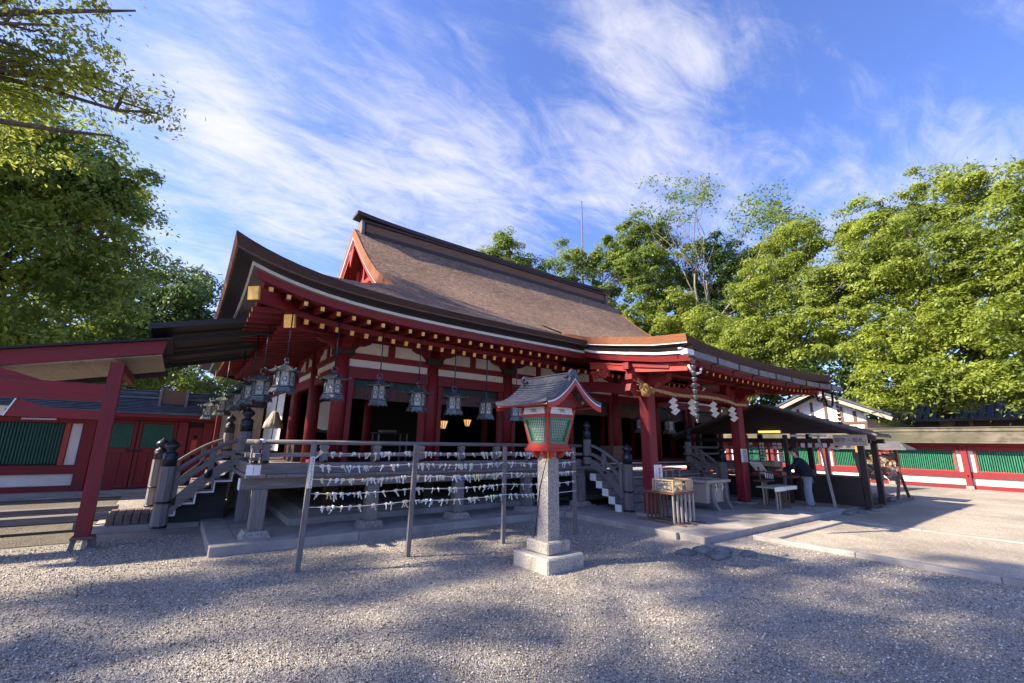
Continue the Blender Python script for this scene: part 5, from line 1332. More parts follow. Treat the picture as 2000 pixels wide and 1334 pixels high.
def yard_bits():
    def plank(x0, y0, x1, y1, z, lab):
        R = thing('ground_timber', lab, 'timber', ((x0+x1)/2, (y0+y1)/2, 0), 0, 'weathered timbers on blocks', local=False)
        bar('beam', R, (x0, y0, z), (x1, y1, z), .26, .10, GREY)
        for t in (.25, .6, .9): x = x0+(x1-x0)*t; y = y0+(y1-y0)*t; box('block', R, (x-.06, y-.1, 0), (x+.06, y+.1, z-.05), GREY)
    plank(-4.6, 12.1, -.75, 12.1, .21, 'farther weathered timber lying on blocks behind the red post'); plank(-4.4, 10.95, -.8, 11.0, .21, 'nearer weathered timber lying on blocks behind the red post')
    B = thing('brick_step', 'low step of brown bricks set on edge beside the stair newel', 'step', (-.5, 10.9, 0), 0, local=False)
    for i in range(6): box('brick', B, (-.78+i*.115, 10.5, TZ-.06), (-.78+i*.115+.105, 11.35, .27), BRICK, .008)
    r = random.Random(4)
    for i, (x, y, s, l) in enumerate(((6.42, 4.18, .17, 'flat grey stone in the gravel, left end of the row'), (6.75, 4.1, .2, 'grey stone with a dark top in the row by the pavement corner'), (7.0, 3.92, .17, 'dark stone in the middle of the row by the pavement corner'), (6.62, 3.80, .2, 'smooth rounded grey stone nearest the camera'), (7.15, 3.62, .15, 'small grey stone, right end of the row'), (7.6, 3.3, .06, 'tiny black stone alone on the gravel'),
                                     (13.6, 4.3, .16, 'dark stone under the stall threshold, left'), (14.1, 4.15, .14, 'dark stone under the stall threshold, middle'), (14.9, 4.1, .15, 'dark stone under the stall threshold, right'))):
        bm_v = []; F = []
        nu, nv = 10, 6
        for j in range(nv+1):
            for k in range(nu):
                th = math.pi*j/nv; ph = 2*math.pi*k/nu; rr = s*(1+.22*math.sin(3*ph+i)*math.sin(th)+.12*(r.random()-.5))
                bm_v.append((x+rr*math.sin(th)*math.cos(ph), y+rr*.75*math.sin(th)*math.sin(ph), .015+max(-.02, s*.38*math.cos(th))))
        for j in range(nv):
            for k in range(nu): F.append((j*nu+k, (j+1)*nu+k, (j+1)*nu+(k+1) % nu, j*nu+(k+1) % nu))
        o = part('stone', None, bm_v, F, ROCK, smooth=True); tag(o, l, 'stone', 'loose stones by the pavement')
yard_bits()

# ------------------------------------------------------------------ amulet stall on the right
def stall():
    R = thing('amulet_stall', 'dark wooden amulet stall with a low gable roof right of the porch', 'stall', (15.5, 6.3, 0), 0, local=False)
    X0, X1 = 15.0, 16.35
    apex, zap, yr, ze, yl = 6.8, 2.93, 3.85, 1.96, 9.9
    for (ya, yb) in ((yr, apex), (yl, apex)):
        V = [(X0-.1, ya, ze), (X1, ya, ze), (X1, yb, zap), (X0-.1, yb, zap)]; d = .06
        part('roof_slope', R, V+[(a, b, c-d) for a, b, c in V], [(0, 1, 2, 3), (7, 6, 5, 4), (0, 4, 5, 1), (1, 5, 6, 2), (2, 6, 7, 3), (3, 7, 4, 0)], GUTTER if 0 else TILE)
        for t in np.linspace(0.02, .98, 9): bar('roof_batten', R, (X0-.12, ya+(yb-ya)*t, ze+(zap-ze)*t+.012), (X1+.02, ya+(yb-ya)*t, ze+(zap-ze)*t+.012), .03, .025, TILE)
        bar('bargeboard', R, (X0-.06, ya, ze-.12), (X0-.06, yb, zap-.12), .05, .12, DARK, up=(0, 0, 1))
        bar('verge_gutter', R, (X0-.12, ya-(.05 if ya < yb else -.05), ze-.01), (X0-.12, yb, zap+.01), .05, .045, GUTTER)
    prism('gable_board', R, [(4.2, 2.0), (9.6, 2.0), (apex, 2.86)], 'x', X0+.05, X0+.08, DARK)
    for y in (4.25, 5.9, 7.4, 9.0):
        box('post', R, (X0+.02, y-.07, .06), (X0+.15, y+.07, 2.02), DARK, .008); box('post', R, (X1-.2, y-.07, .06), (X1-.06, y+.07, 2.02), DARK, .008)
    box('head_beam', R, (X0, 4.0, 1.74), (X0+.14, 9.3, 1.86), DARK); box('head_beam', R, (X1-.2, 4.0, 1.74), (X1-.06, 9.3, 1.86), DARK)
    for a, b in ((4.33, 5.82), (5.98, 7.32)):
        box('window_sill', R, (X0+.02, a, .80), (X0+.12, b, .86), BROWN); box('skirt_board', R, (X0+.05, a, .06), (X0+.09, b, .80), DARK)
        box('window_mullion', R, (X0+.05, (a+b)/2-.03, .86), (X0+.10, (a+b)/2+.03, 1.74), BROWN)
    box('counter', R, (14.3, 5.75, .72), (15.0, 8.2, .78), BROWN); box('counter_front', R, (14.35, 5.8, .1), (14.4, 8.2, .70), DARK)
    for y in (5.85, 7.0): box('counter_post', R, (14.3, y-.05, .05), (14.42, y+.05, 1.95), DARK)
    bar('lean_prop', R, (14.42, 4.82, .03), (14.95, 5.2, 1.95), .05, .05, PALE, up=(1, 0, 0)); bar('lean_prop', R, (13.9, 5.85, .03), (14.3, 5.95, .74), .06, .06, GREY, up=(1, 0, 0))
    box('threshold', R, (13.6, 4.45, .0), (14.9, 4.6, .07), GREY); box('threshold', R, (15.0, 4.2, 0), (16.3, 4.35, .10), DARK); box('threshold', R, (13.7, 4.75, 0), (14.3, 6.6, .05), DARK)
    box('display_box', R, (14.4, 5.95, .78), (14.8, 6.45, 1.0), BROWN); box('display_box', R, (14.4, 6.5, .78), (14.8, 7.1, 1.02), DARK); box('display_box', R, (14.45, 6.25, 1.02), (14.8, 7.0, 1.14), NEWW)
    r = random.Random(9)
    for y0, y1, cols in ((6.22, 6.52, (REDS, PAPER, PAPERS[4])), (6.75, 6.9, (PAPERS[1], PAPER, PAPERS[3])), (7.1, 7.35, (GREENF, PAPERS[3], PAPER))):
        for j in range(6):
            for k in range(2):
                y = y0+(y1-y0)*k*.5; z = 1.72-j*.10
                box('charm', R, (15.0-.02, y, z-.075), (15.0-.012, y+(y1-y0)*.4, z), cols[r.randrange(3)], 0)
    for k in range(11):
        y = 5.9+k*.21; h = r.uniform(.03, .12); box('goods_tray', R, (14.36, y, .785), (14.36+r.uniform(.12, .3), y+.15, .785+h), [PAPER, BROWN, NEWW, REDS, PAPERS[1]][r.randrange(5)], .003)
    for k in range(7): y = 4.45+k*.19; box('price_card', R, (14.985, y, 1.60), (14.995, y+.10, 1.72), PAPER, 0)
    box('tube_lamp', R, (14.95, 6.22, 2.03), (15.0, 6.86, 2.09), TUBE, 0); 
    for a, b in ((5.55, 5.95), (5.0, 5.45)): box('skylight_pane', R, (X0+.0, a, 1.90), (X0+.018, b, 1.97), PAPER, 0)
    box('glowing_shelf', R, (15.9, 4.45, 1.48), (16.0, 4.62, 1.66), LAMP, 0); pass  # shelf glows by its own material, light put into the surface
    Sg = thing('hanging_sign', 'pale wooden signboard with brushed characters hanging from the stall eave', 'sign', (15, 4.4, 1.8), 0, local=False)
    box('board', Sg, (14.86, 4.02, 1.66), (14.90, 4.80, 1.955), PALE, .004)
    for a, b, c, d in ((4.02, 4.80, 1.66, 1.68), (4.02, 4.80, 1.935, 1.955), (4.02, 4.045, 1.68, 1.935), (4.775, 4.80, 1.68, 1.935)): box('board_frame', Sg, (14.852, a, c), (14.862, b, d), NEWW, 0)
    text('lettering', Sg, '御守・御札', .135, (14.856, 4.43, 1.805), (0, -1, 0), (0, 0, 1), INKB)
    Sg = thing('small_plaque', 'small tilted pink plaque below the signboard of the stall', 'sign', (15, 5, 1.6), 0, local=False)
    box('plaque', Sg, (14.93, 4.72, 1.56), (14.96, 4.95, 1.62), PAPERS[4], 0, rot=(.15, 0, 0))
    # side timber frame and low bench at the right of the stall
    Bn = thing('grey_bench', 'low grey bench of stacked boards at the right foot of the stall', 'bench', (16.7, 4.5, 0), 0, local=False)
    box('bench_top', Bn, (16.2, 4.3, .20), (17.6, 4.75, .25), GREY); box('bench_side', Bn, (16.22, 4.35, .05), (16.28, 4.7, .20), GREY); box('bench_side', Bn, (17.4, 4.35, .05), (17.46, 4.7, .20), GREY); box('bench_foot', Bn, (15.9, 4.15, 0), (17.5, 4.6, .05), GREY)
    Pl = thing('leaning_boards', 'tall grey boards leaning on the right end of the stall', 'board', (16.9, 4.7, 0), 0, local=False)
    for k, (x, y) in enumerate(((16.1, 4.62), (16.35, 4.7))): bar('board', Pl, (x, y-.1, .26), (x+.1, y+.12, 1.55), .12, .03, GREY, up=(1, 0, 0))
stall()
def plaque_rack():
    R = thing('plaque_rack', 'roofed wooden rack densely hung with brown votive plaques', 'plaque rack', (18.3, 4.7, 0), 0, local=False)
    X = 18.6
    pts = [(X, 5.30), (X+1.3, 5.30), (X, 4.45), (X+1.3, 4.45)]
    for y in (5.35, 4.35):
        bar('leg', R, (X-.55, y, .06), (X+.02, y, .85), .07, .07, BROWN, up=(0, 1, 0)); bar('leg', R, (X+.7, y, .06), (X+.10, y, .85), .07, .07, BROWN, up=(0, 1, 0))
        box('post', R, (X-.03, y-.04, .8), (X+.07, y+.04, 1.65), BROWN); box('skid', R, (X-1.0, y-.05, 0), (X+1.0, y+.05, .08), GREY, .01)
    for z in (.75, 1.0, 1.25, 1.5): box('hanging_rail', R, (X-.01, 4.39, z), (X+.03, 5.31, z+.03), BROWN)
    V = [(X-.55, 5.75, 1.60), (X-.55, 3.95, 1.60), (X+.03, 4.2, 1.83), (X+.03, 5.5, 1.83), (X+.65, 5.75, 1.60), (X+.65, 3.95, 1.60)]
    part('rack_roof', R, V+[(a, b, c-.035) for a, b, c in V], [(0, 3, 2, 1), (3, 4, 5, 2), (0, 4, 3), (1, 2, 5), (6, 7, 8, 9), (9, 8, 11, 10), (0, 1, 7, 6), (1, 5, 11, 7), (5, 4, 10, 11), (4, 0, 6, 10)], GUTTER)
    r = random.Random(12)
    EMA = surf('votive_wood', (.34, .20, .10), (.20, .11, .055), scale=20, rough=.8)
    V0 = [(-.004, -.06, -.035), (-.004, .06, -.035), (-.004, .06, .015), (-.004, 0, .045), (-.004, -.06, .015)]
    for i in range(230):
        row = r.randrange(4); z = (.80, 1.02, 1.24, 1.45)[row]-r.random()*.16; y = r.uniform(4.38, 5.26); x = X-.03-r.random()*.34*(1-abs(y-4.85)*1.6)
        key = 'ema%d' % (i % 3)
        if key not in BOXC:
            me = mesh('votive_plaque', V0+[(.004, b, c) for a, b, c in V0], [(0, 1, 2, 3, 4)[::-1], (5, 6, 7, 8, 9)]+[(j, (j+1) % 5, (j+1) % 5+5, j+5) for j in range(5)])
            me.materials.append([EMA, STRAWD, PALE[1]][i % 3]); BOXC[key] = me
        o = bpy.data.objects.new('votive_plaque', BOXC[key]); COL.objects.link(o); o.parent = R; o.location = Vector((x, y, z))-ABS[R.name]
        o.rotation_euler = (r.uniform(-.7, .7), r.uniform(-.5, .1), r.uniform(-.6, .6)); s = r.uniform(.9, 1.3); o.scale = (s, s, s)
plaque_rack()

# ------------------------------------------------------------------ visitor at the stall
def skin_mesh(name, parent, joints, edges, mat, lv=2, root=0):
    me = bpy.data.meshes.new(name); me.from_pydata([j[:3] for j in joints], edges, []); o = bpy.data.objects.new(name, me); COL.objects.link(o)
    m = o.modifiers.new('skin', 'SKIN'); m.use_smooth_shade = True
    for v, j in zip(me.skin_vertices[0].data, joints): v.radius = (j[3], j[4] if len(j) > 4 else j[3])
    me.skin_vertices[0].data[root].use_root = True
    s = o.modifiers.new('sub', 'SUBSURF'); s.levels = lv; s.render_levels = lv
    dg = bpy.context.evaluated_depsgraph_get(); me2 = bpy.data.meshes.new_from_object(o.evaluated_get(dg)); bpy.data.objects.remove(o)
    me2.name = name; me2.materials.clear(); me2.materials.append(mat)
    me2.polygons.foreach_set('use_smooth', [True]*len(me2.polygons))
    o = bpy.data.objects.new(name, me2); COL.objects.link(o); o.parent = parent; ABS[o.name] = Vector((0, 0, 0)); return o
def person():
    # local +x = the way the person faces and leans
    R = thing('person', 'person in a dark jacket and pale wide trousers leaning over the stall counter', 'person', (13.35, 5.02, .03), math.atan2(.94, -.35))
    # body (skin): head, neck, hands
    J = [(.0, 0, .84, .05), (.06, 0, 1.08, .10), (.16, 0, 1.24, .085), (.20, 0, 1.32, .048), (.235, 0, 1.385, .05), (.26, 0, 1.45, .075, .085), (.275, 0, 1.52, .07)]
    E_ = [(0, 1), (1, 2), (2, 3), (3, 4), (4, 5), (5, 6)]
    for s in (-1, 1):
        b = len(J); J += [(.16, s*.15, 1.24, .05), (.30, s*.20, 1.06, .04), (.53, s*.15, .98, .03), (.60, s*.13, .965, .035, .02)]; E_ += [(2, b), (b, b+1), (b+1, b+2), (b+2, b+3)]
        for f in range(4):
            k = len(J); y = s*(.155-.018*f); L = (.055, .065, .06, .048)[f]
            J += [(.63, y, .962, .010), (.63+L*.6, y, .952, .009), (.63+L, y, .935, .008)]; E_ += [(b+3, k), (k, k+1), (k+1, k+2)]
        k = len(J); J += [(.60, s*.09, .96, .011), (.635, s*.07, .95, .009)]; E_ += [(b+3, k), (k, k+1)]
        b = len(J); J += [(.0, s*.07, .80, .05), (.03, s*.10, .48, .045), (-.02, s*.10, .10, .04), (.12, s*.11, .04, .035, .03)]; E_ += [(0, b), (b, b+1), (b+1, b+2), (b+2, b+3)]
    B = skin_mesh('body', R, J, E_, SKIN)
    # face details
    lathe('nose', B, [(0, -.02), (.014, -.01), (.008, .02)], (.345, 0, 1.44), SKIN, 8)
    for s in (-1, 1):
        lathe('eye', B, [(0, -.008), (.010, 0), (0, .008)], (.332, s*.03, 1.465), INK, 8); lathe('ear', B, [(0, -.03), (.016, -.01), (.014, .02), (0, .03)], (.255, s*.083, 1.45), SKIN, 8)
    bar('mouth', B, (.335, -.02, 1.405), (.335, .02, 1.405), .008, .006, REDS, up=(0, 0, 1))
    # hair cap
    V = []; F = []; nu, nv = 22, 10; r = random.Random(1)
    for j in range(nv+1):
        for k in range(nu):
            th = math.pi*.62*j/nv; ph = 2*math.pi*k/nu; f = 1+.06*r.random()
            front = max(0, math.cos(ph)); th2 = th*(1-.33*front)
            V.append((.245+.105*f*math.sin(th2)*math.cos(ph), .096*f*math.sin(th2)*math.sin(ph), 1.475+.108*f*math.cos(th2)))
    for j in range(nv):
        for k in range(nu): F.append((j*nu+k, (j+1)*nu+k, (j+1)*nu+(k+1) % nu, j*nu+(k+1) % nu))
    part('hair', R, V, F, HAIR, smooth=True)
    # jacket
    J = [(-.02, 0, .74, .13, .18), (.0, 0, .92, .135, .17), (.10, 0, 1.14, .12, .17), (.165, 0, 1.25, .09, .13), (.19, 0, 1.29, .062)]
    E_ = [(0, 1), (1, 2), (2, 3), (3, 4)]
    for s in (-1, 1):
        b = len(J); J += [(.155, s*.16, 1.235, .07), (.23, s*.205, 1.13, .068), (.31, s*.21, 1.045, .062), (.43, s*.18, 1.0, .055), (.52, s*.15, .982, .05)]; E_ += [(3, b)]+[(b+i, b+i+1) for i in range(4)]
    skin_mesh('jacket', R, J, E_, NAVY)
    # wide trousers
    J = [(-.02, 0, .86, .12, .15)]; E_ = []
    for s in (-1, 1):
        b = len(J); J += [(-.01, s*.08, .74, .10), (.02, s*.10, .48, .10), (.0, s*.105, .22, .105), (-.01, s*.105, .08, .108)]; E_ += [(0, b), (b, b+1), (b+1, b+2), (b+2, b+3)]
    skin_mesh('trousers', R, J, E_, DENIM)
    for s in (-1, 1): box('shoe', R, (-.09, s*.105-.05, -.03), (.19, s*.105+.05, .05), INK, .02)
    box('shoulder_bag', R, (-.20, -.17, .82), (-.09, .05, 1.02), BLACK, .02)
person()

# ------------------------------------------------------------------ buildings behind
def white_house():
    R = thing('white_gabled_building', 'white plastered building with timber struts and a wide gable behind the stall', 'building', (33, 10.5, 0), 0, local=False)
    X = 30.0; yl, yp, yr = 13.2, 10.15, 7.2
    def zt(y): return 4.75-(abs(y-yp)*(.66 if y > yp else .68)*.42)-abs(y-yp)*.07
    prism('gable_wall', R, [(yr+.8, 0), (yl-.8, 0), (yl-.8, 3.5), (yp, 4.60), (yr+.8, 3.55-.1)], 'x', X, X+.15, WHITE)
    for y in (12.0, 11.3, 10.55, 9.85, 9.1, 8.5): box('timber_strut', R, (X-.05, y-.07, 3.05), (X-.005, y+.07, 3.2+max(.2, 1.2-abs(y-yp)*.48)), BROWN)
    for y in (9.9, 8.9, 8.05): box('timber_strut', R, (X-.05, y-.07, 0), (X-.005, y+.07, 2.9), BROWN)
    box('timber_beam', R, (X-.06, 7.95, 2.9), (X-.006, 12.4, 3.05), BROWN); box('canopy_ledge', R, (X-.5, 8.1, 2.15), (X-.06, 10.3, 2.3), GREY)
    for (ye, ze) in ((yl+.3, 3.35), (yr-.5, 3.25)):
        V = [(X-.8, ye, ze), (X+9, ye, ze), (X+9, yp, 4.85), (X-.8, yp, 4.85)]
        part('roof_slope', R, V+[(a, b, c-.12) for a, b, c in V], [(0, 1, 2, 3), (7, 6, 5, 4), (0, 4, 5, 1), (1, 5, 6, 2), (2, 6, 7, 3), (3, 7, 4, 0)], TILE)
        bar('bargeboard', R, (X-.84, ye, ze-.16), (X-.84, yp, 4.69), .05, .18, PALE); bar('verge_tile', R, (X-.84, ye, ze+.04), (X-.84, yp, 4.89), .14, .10, TILE)
    tube('ridge_tile', R, [(X-.9, yp, 4.92), (X+9, yp, 4.92)], .12, TILE, 8); box('side_wall', R, (X+.16, yr+.8, 0), (X+8, yr+.95, 3.2), WHITE)
    R = thing('tiled_roof_building', 'dark low building with a blue grey tiled roof glimpsed behind the right trees', 'building', (36, 0, 0), 0, local=False)
    box('wall', R, (33.5, -12, 0), (33.7, 6.8, 3.4), DARK)
    V = [(32.8, -13, 3.2), (32.8, 7.2, 3.2), (36, 7.2, 4.9), (36, -13, 4.9)]; part('roof_slope', R, V+[(a, b, c-.12) for a, b, c in V], [(0, 3, 2, 1), (4, 5, 6, 7), (0, 1, 5, 4), (1, 2, 6, 5), (2, 3, 7, 6), (3, 0, 4, 7)], TILE)
    for k in range(66): y = -12.9+k*.305; tube('tile_row', R, [(32.78, y, 3.24), (36, y, 4.95)], .05, TILE, 5, smooth=False)
    for k in range(5): box('post', R, (33.36, -10+k*3.6, 0), (33.5, -9.84+k*3.6, 3.2), BROWN)
white_house()
a = thing('antenna_mast', 'thin grey antenna mast rising above the trees behind the roof', 'antenna', (31.6, 30.5, 0))
tube('mast', a, [(0, 0, 0), (0, 0, 27.4)], .07, GUTTER, 6)

# ------------------------------------------------------------------ trees
def leaf_mesh(C, size, seed, up=.75, name='crown', normals=None):
    """C: (n,3) leaf centres; each leaf a small pointed quad"""
    r = np.random.RandomState(seed); n = len(C)
    N = r.randn(n, 3)*.55; N[:, 2] += up*.8
    if normals is not None: N = N*.8+normals*.9
    N /= np.linalg.norm(N, axis=1)[:, None]
    A = r.randn(n, 3); A[:, 2] -= .3; A -= (A*N).sum(1)[:, None]*N; A /= np.linalg.norm(A, axis=1)[:, None]; B = np.cross(N, A)
    s = size*(.55+.9*r.rand(n))[:, None]
    V = np.stack([C-A*s, C-B*s*.46+A*s*.05-N*s*.05, C+A*s-N*s*.3, C+B*s*.46+A*s*.05-N*s*.05], 1).reshape(-1, 3).astype(np.float32)
    me = bpy.data.meshes.new(name); me.vertices.add(len(V)); me.vertices.foreach_set('co', V.ravel())
    me.loops.add(4*n); me.loops.foreach_set('vertex_index', np.arange(4*n, dtype=np.int32))
    me.polygons.add(n); me.polygons.foreach_set('loop_start', np.arange(n, dtype=np.int32)*4); me.polygons.foreach_set('loop_total', np.full(n, 4, np.int32))
    me.update(); return me
def tree(name, label, base, top, blobs, leafmat, n_leaf, lsize, seed, tr=.3, trunkmat=None, clump=.55, limbs=14, group=None, cat='tree', lean=0, bare=0, twig=True, via=None, branches=(), per_clump=190):
    """blobs: (x,y,z, rx,ry,rz, weight) ellipsoids that make up the crown (world)"""
    r = np.random.RandomState(seed); rr = random.Random(seed)
    R = thing(name, label, cat, (base[0], base[1], 0), 0, group, local=False)
    trunkmat = trunkmat or TRUNK
    # clump centres over the blobs: shells with an uneven surface
    W = np.array([b[6]*(b[3]*b[4]*b[5])**(2/3) for b in blobs]); W /= W.sum()
    nc = max(20, int(n_leaf/per_clump)); CC = []; D = []
    for k in range(nc):
        b = blobs[r.choice(len(blobs), p=W)]; d = r.randn(3); d /= np.linalg.norm(d)
        q = (.35+.65*r.rand()**.45)*(1+.22*math.sin(3.1*d[0]+5*d[1]+seed)+.16*r.randn()*.6)
        CC.append((b[0]+d[0]*b[3]*q, b[1]+d[1]*b[4]*q, b[2]+d[2]*b[5]*q))
    CC = np.array(CC)
    # trunk and limbs
    bx_, by_ = base; tz = top
    tp = [Vector((bx_, by_, -.1))]; m = 6
    tx, ty = (via or (CC[:, 0].mean(), CC[:, 1].mean()))
    for i in range(1, m+1):
        t = i/m; tp.append(Vector((bx_+(tx-bx_)*t**1.5+rr.uniform(-.25, .25), by_+(ty-by_)*t**1.5+rr.uniform(-.25, .25), tz*t)))
    tube('trunk', R, tp, [tr*(1-.62*i/m) for i in range(m+1)], trunkmat, 9)
    lo = tz*.35
    def wob(a, b, n, w): return [a+(b-a)*(i/n)+(Vector((rr.uniform(-w, w), rr.uniform(-w, w), rr.uniform(-w*.4, w*.8)+w*1.2*math.sin(math.pi*i/n))) if 0 < i < n else Vector()) for i in range(n+1)]
    bits = []
    idx = r.choice(nc, min(nc, limbs), replace=False)
    for j in idx:
        e = Vector(CC[j]); t = min(.98, max(.38, (e.z*.72)/tz)); f = t*m; i0 = min(m-1, int(f)); s = tp[i0]+(tp[i0+1]-tp[i0])*(f-i0)
        L = (e-s).length; w = min(.5, L*.07); p = wob(s, e, 5, w); r0 = max(.03, tr*.33*(1-.5*t))
        bits.append(tubevf(p, [r0*(1-.8*q/5) for q in range(6)], 6))
        for k in range(3):
            near = CC[np.argsort(((CC-np.array(e))**2).sum(1))[1+rr.randrange(6)]]; a = p[rr.choice([2, 3, 4])]
            bits.append(tubevf(wob(a, Vector(near), 3, w*.6), [r0*.34, r0*.25, r0*.17, r0*.08], 5))
    for br in branches: bits.append(tubevf([Vector(p[:3]) for p in br], [p[3] for p in br], 8))
    V, F = merge(bits); part('limbs', R, V, F, trunkmat, smooth=True, kind='stuff')
    per = n_leaf//nc; L = []; NN = []
    for c in CC:
        if bare and r.rand() < bare: continue
        k = int(per*(.5+r.rand())); s = clump*(.55+.95*r.rand()**1.3)*1.25
        d = r.randn(k, 3); d /= np.linalg.norm(d, axis=1)[:, None]; fl = (d[:, 2] < -.15) & (r.rand(k) < .8); d[fl, 2] *= -1
        nn = d.copy(); lump = 1+.25*np.sin(d[:, 0]*5+c[0]*3)*np.sin(d[:, 1]*5+c[1]*3)
        rad = s*(.55+.5*r.rand(k)**.6)*lump
        d = d*rad[:, None]*np.array([1.12, 1.12, .70]); g = r.rand(k) < .17; d[g] += r.randn(int(g.sum()), 3)*s*np.array([.55, .55, .4]); d[:, 2] -= .10*(d[:, 0]**2+d[:, 1]**2)/s; L.append(c+d); NN.append(nn)
    L = np.concatenate(L); NN = np.concatenate(NN)
    me = leaf_mesh(L, lsize, seed+1, normals=NN); me.materials.append(leafmat)
    o = bpy.data.objects.new('crown', me); COL.objects.link(o); o.parent = R; o.location = -ABS[R.name]
    return R
GL = 'trees behind the left wall'; GB = 'trees behind the hall roof'; GRT = 'trees behind the right wall'
# left
tree('broadleaf_tree', 'tall dark broadleaf tree filling the left edge behind the red wall', (-6.0, 22.5), 13, [(-6.5, 22, 9.5, 3.8, 3.5, 5.0, 1), (-4.2, 22.5, 9.3, 2.4, 3, 3.0, 1), (-8.5, 23, 11.5, 3.2, 3.5, 2.5, 1), (-5.0, 23, 11.6, 2.2, 3, 1.9, .9), (-5.2, 22, 5.6, 3.8, 3, 2.6, .9)], LEAF_M, 90000, .095, 3, tr=.45, clump=.55, limbs=26, group=GL)
tree('broadleaf_tree', 'dark round tree just left of the hall corner', (-1.6, 30), 8, [(-2.2, 30, 7.6, 3.0, 3, 3.3, 1), (-.6, 30, 7.8, 1.8, 3, 2.2, 1), (-4.5, 30, 6.2, 3.4, 3, 3.4, 1), (-1.8, 29, 4.5, 3.2, 2, 2.2, .8)], LEAF_D, 52000, .11, 5, tr=.35, clump=.55, limbs=18, group=GL)
tree('broadleaf_tree', 'sunlit light green shrub tree low behind the left roof', (-1.2, 23.5), 4.5, [(-1.8, 23.5, 4.3, 2.2, 1.5, 1.6, 1), (.6, 24.5, 3.9, 1.6, 1.5, 1.3, 1), (-4.6, 23, 3.8, 2.4, 1.5, 1.8, 1)], LEAF_G, 16000, .10, 6, tr=.18, clump=.4, limbs=10, group=GL)
# overhanging tree near the camera, trunk out of view to the left; dapples the court
tree('overhanging_tree', 'sunlit yellow green tree whose branches hang in from the top left corner', (-9.5, 10.5), 9,
     [(-4.3, 12.5, 10.8, 1.9, 2.4, 1.6, 1.1), (-2.9, 12.3, 9.1, 1.15, 1.5, .8, 1.0), (-2.35, 12.0, 11.6, .55, 1.2, .7, .45), (-4.4, 13.2, 8.3, 1.5, 1.6, 1.0, 1.0), (-1.75, 12.0, 8.9, .55, .6, .45, .5), (-6.2, 12.5, 9.8, 1.9, 2.4, 2.6, .8), (-7.3, 14.6, 14.0, 2.6, 1.7, 1.3, .8), (-4.6, 12.4, 12.8, 2.0, 1.6, .8, .4)], LEAF_N, 26000, .055, 8, tr=.42, clump=.36, limbs=22, per_clump=110,
     branches=([(-8.3, 11.4, 7.6, .10), (-5.5, 11.9, 9.0, .075), (-4.1, 12, 9.9, .062), (-3.2, 12, 10.6, .045), (-2.25, 12, 11.3, .02)], [(-8.6, 11.2, 6.0, .10), (-5.6, 11.8, 7.0, .07), (-3.7, 12, 7.57, .055), (-2.9, 12.0, 7.75, .045), (-2.1, 12, 8.0, .02)],
               [(-4.6, 11.9, 9.2, .04), (-3.4, 12, 9.3, .03), (-2.4, 12, 8.6, .015), (-1.7, 12, 8.7, .008)]))
tree('court_tree', 'tall tree beyond the left edge that dapples the gravel', (-20, 11), 13,
     [(-18.5, 10.4, 14.6, 4.4, 3.4, 1.3, 1), (-15.5, 7.0, 14.6, 3.2, 2.2, 1.1, 1), (-21.0, 8.0, 13.5, 3.0, 3.0, 1.6, .7), (-15.5, 13.6, 14.4, 4.2, 1.7, .9, .9)], LEAF_G, 11500, .13, 9, tr=.42, clump=.40, limbs=20, per_clump=60)
tree('court_tree', 'second tall tree beyond the left edge of the court', (-13.5, 5.0), 12,
     [(-12.2, 8.6, 14.6, 3.6, 1.9, 1.1, 1), (-9.5, 5.6, 14.2, 2.8, 1.8, 1.0, 1), (-13.6, 4.4, 13.0, 3.2, 2.4, 1.2, .9), (-10.6, 12.0, 13.5, 2.2, 1.4, .8, .8)], LEAF_G, 10500, .13, 10, tr=.38, clump=.38, limbs=18, per_clump=60)
# behind the roof
tree('broadleaf_tree', 'small airy tree top showing left of the tree line above the roof ridge', (24.0, 34), 20, [(23.6, 33.8, 20.9, 1.5, 1.5, 1.6, 1), (21.8, 34.5, 19.8, 1.0, 1, 1.0, .7), (25.4, 33.2, 19.3, 1.8, 1.5, 1.5, 1), (27.2, 32.8, 17.6, 2.0, 1.6, 2.6, 1), (23.6, 34, 17.5, 2.6, 2, 2.2, .8)], LEAF_G, 26000, .11, 21, tr=.3, clump=.45, limbs=18, group=GB)
tree('broadleaf_tree', 'tree with a reaching upper branch beside the antenna mast', (30.6, 29.4), 20, [(29.0, 31.2, 21.9, .9, .9, .8, .8), (30.2, 30.4, 20.4, 1.2, 1, .9, 1), (32.8, 28.2, 20.8, 2.6, 1.6, 1.9, 1), (30.8, 29.6, 17.6, 3.4, 2, 3.0, 1.2), (28.4, 31.5, 16.0, 2.6, 2, 3.0, 1), (33.0, 28, 15.0, 3, 2, 3.4, 1.2), (33.5, 26.2, 18.8, 2, 1.6, 2.4, 1)], LEAF_G, 40000, .12, 22, tr=.34, clump=.5, limbs=22, group=GB)
tree('broadleaf_tree', 'rounded green tree left of the pale bare tree', (34.0, 24.5), 20, [(34.6, 27.0, 19.6, 2.0, 1.6, 2.2, 1), (33.8, 25.2, 22.0, 2.2, 1.5, 1.9, 1), (34.8, 23.6, 21.0, 1.6, 1.4, 1.8, 1), (34.5, 23.8, 17.2, 3.2, 2, 3.0, 1), (34.2, 24, 13.0, 3.4, 2, 3, 1)], LEAF_G, 50000, .12, 23, tr=.36, clump=.5, limbs=20, group=GB)
tree('dark_tree', 'dark green tree standing behind the pale bare tree', (39.5, 20.5), 18, [(39.5, 21.5, 18.0, 3.6, 3.2, 3.6, 1), (40.3, 18.2, 16.0, 3.0, 3.0, 3.6, 1), (38.5, 21.0, 12.5, 4, 3.4, 3.5, .8)], LEAF_D, 36000, .14, 24, tr=.4, clump=.6, limbs=14, group=GB)
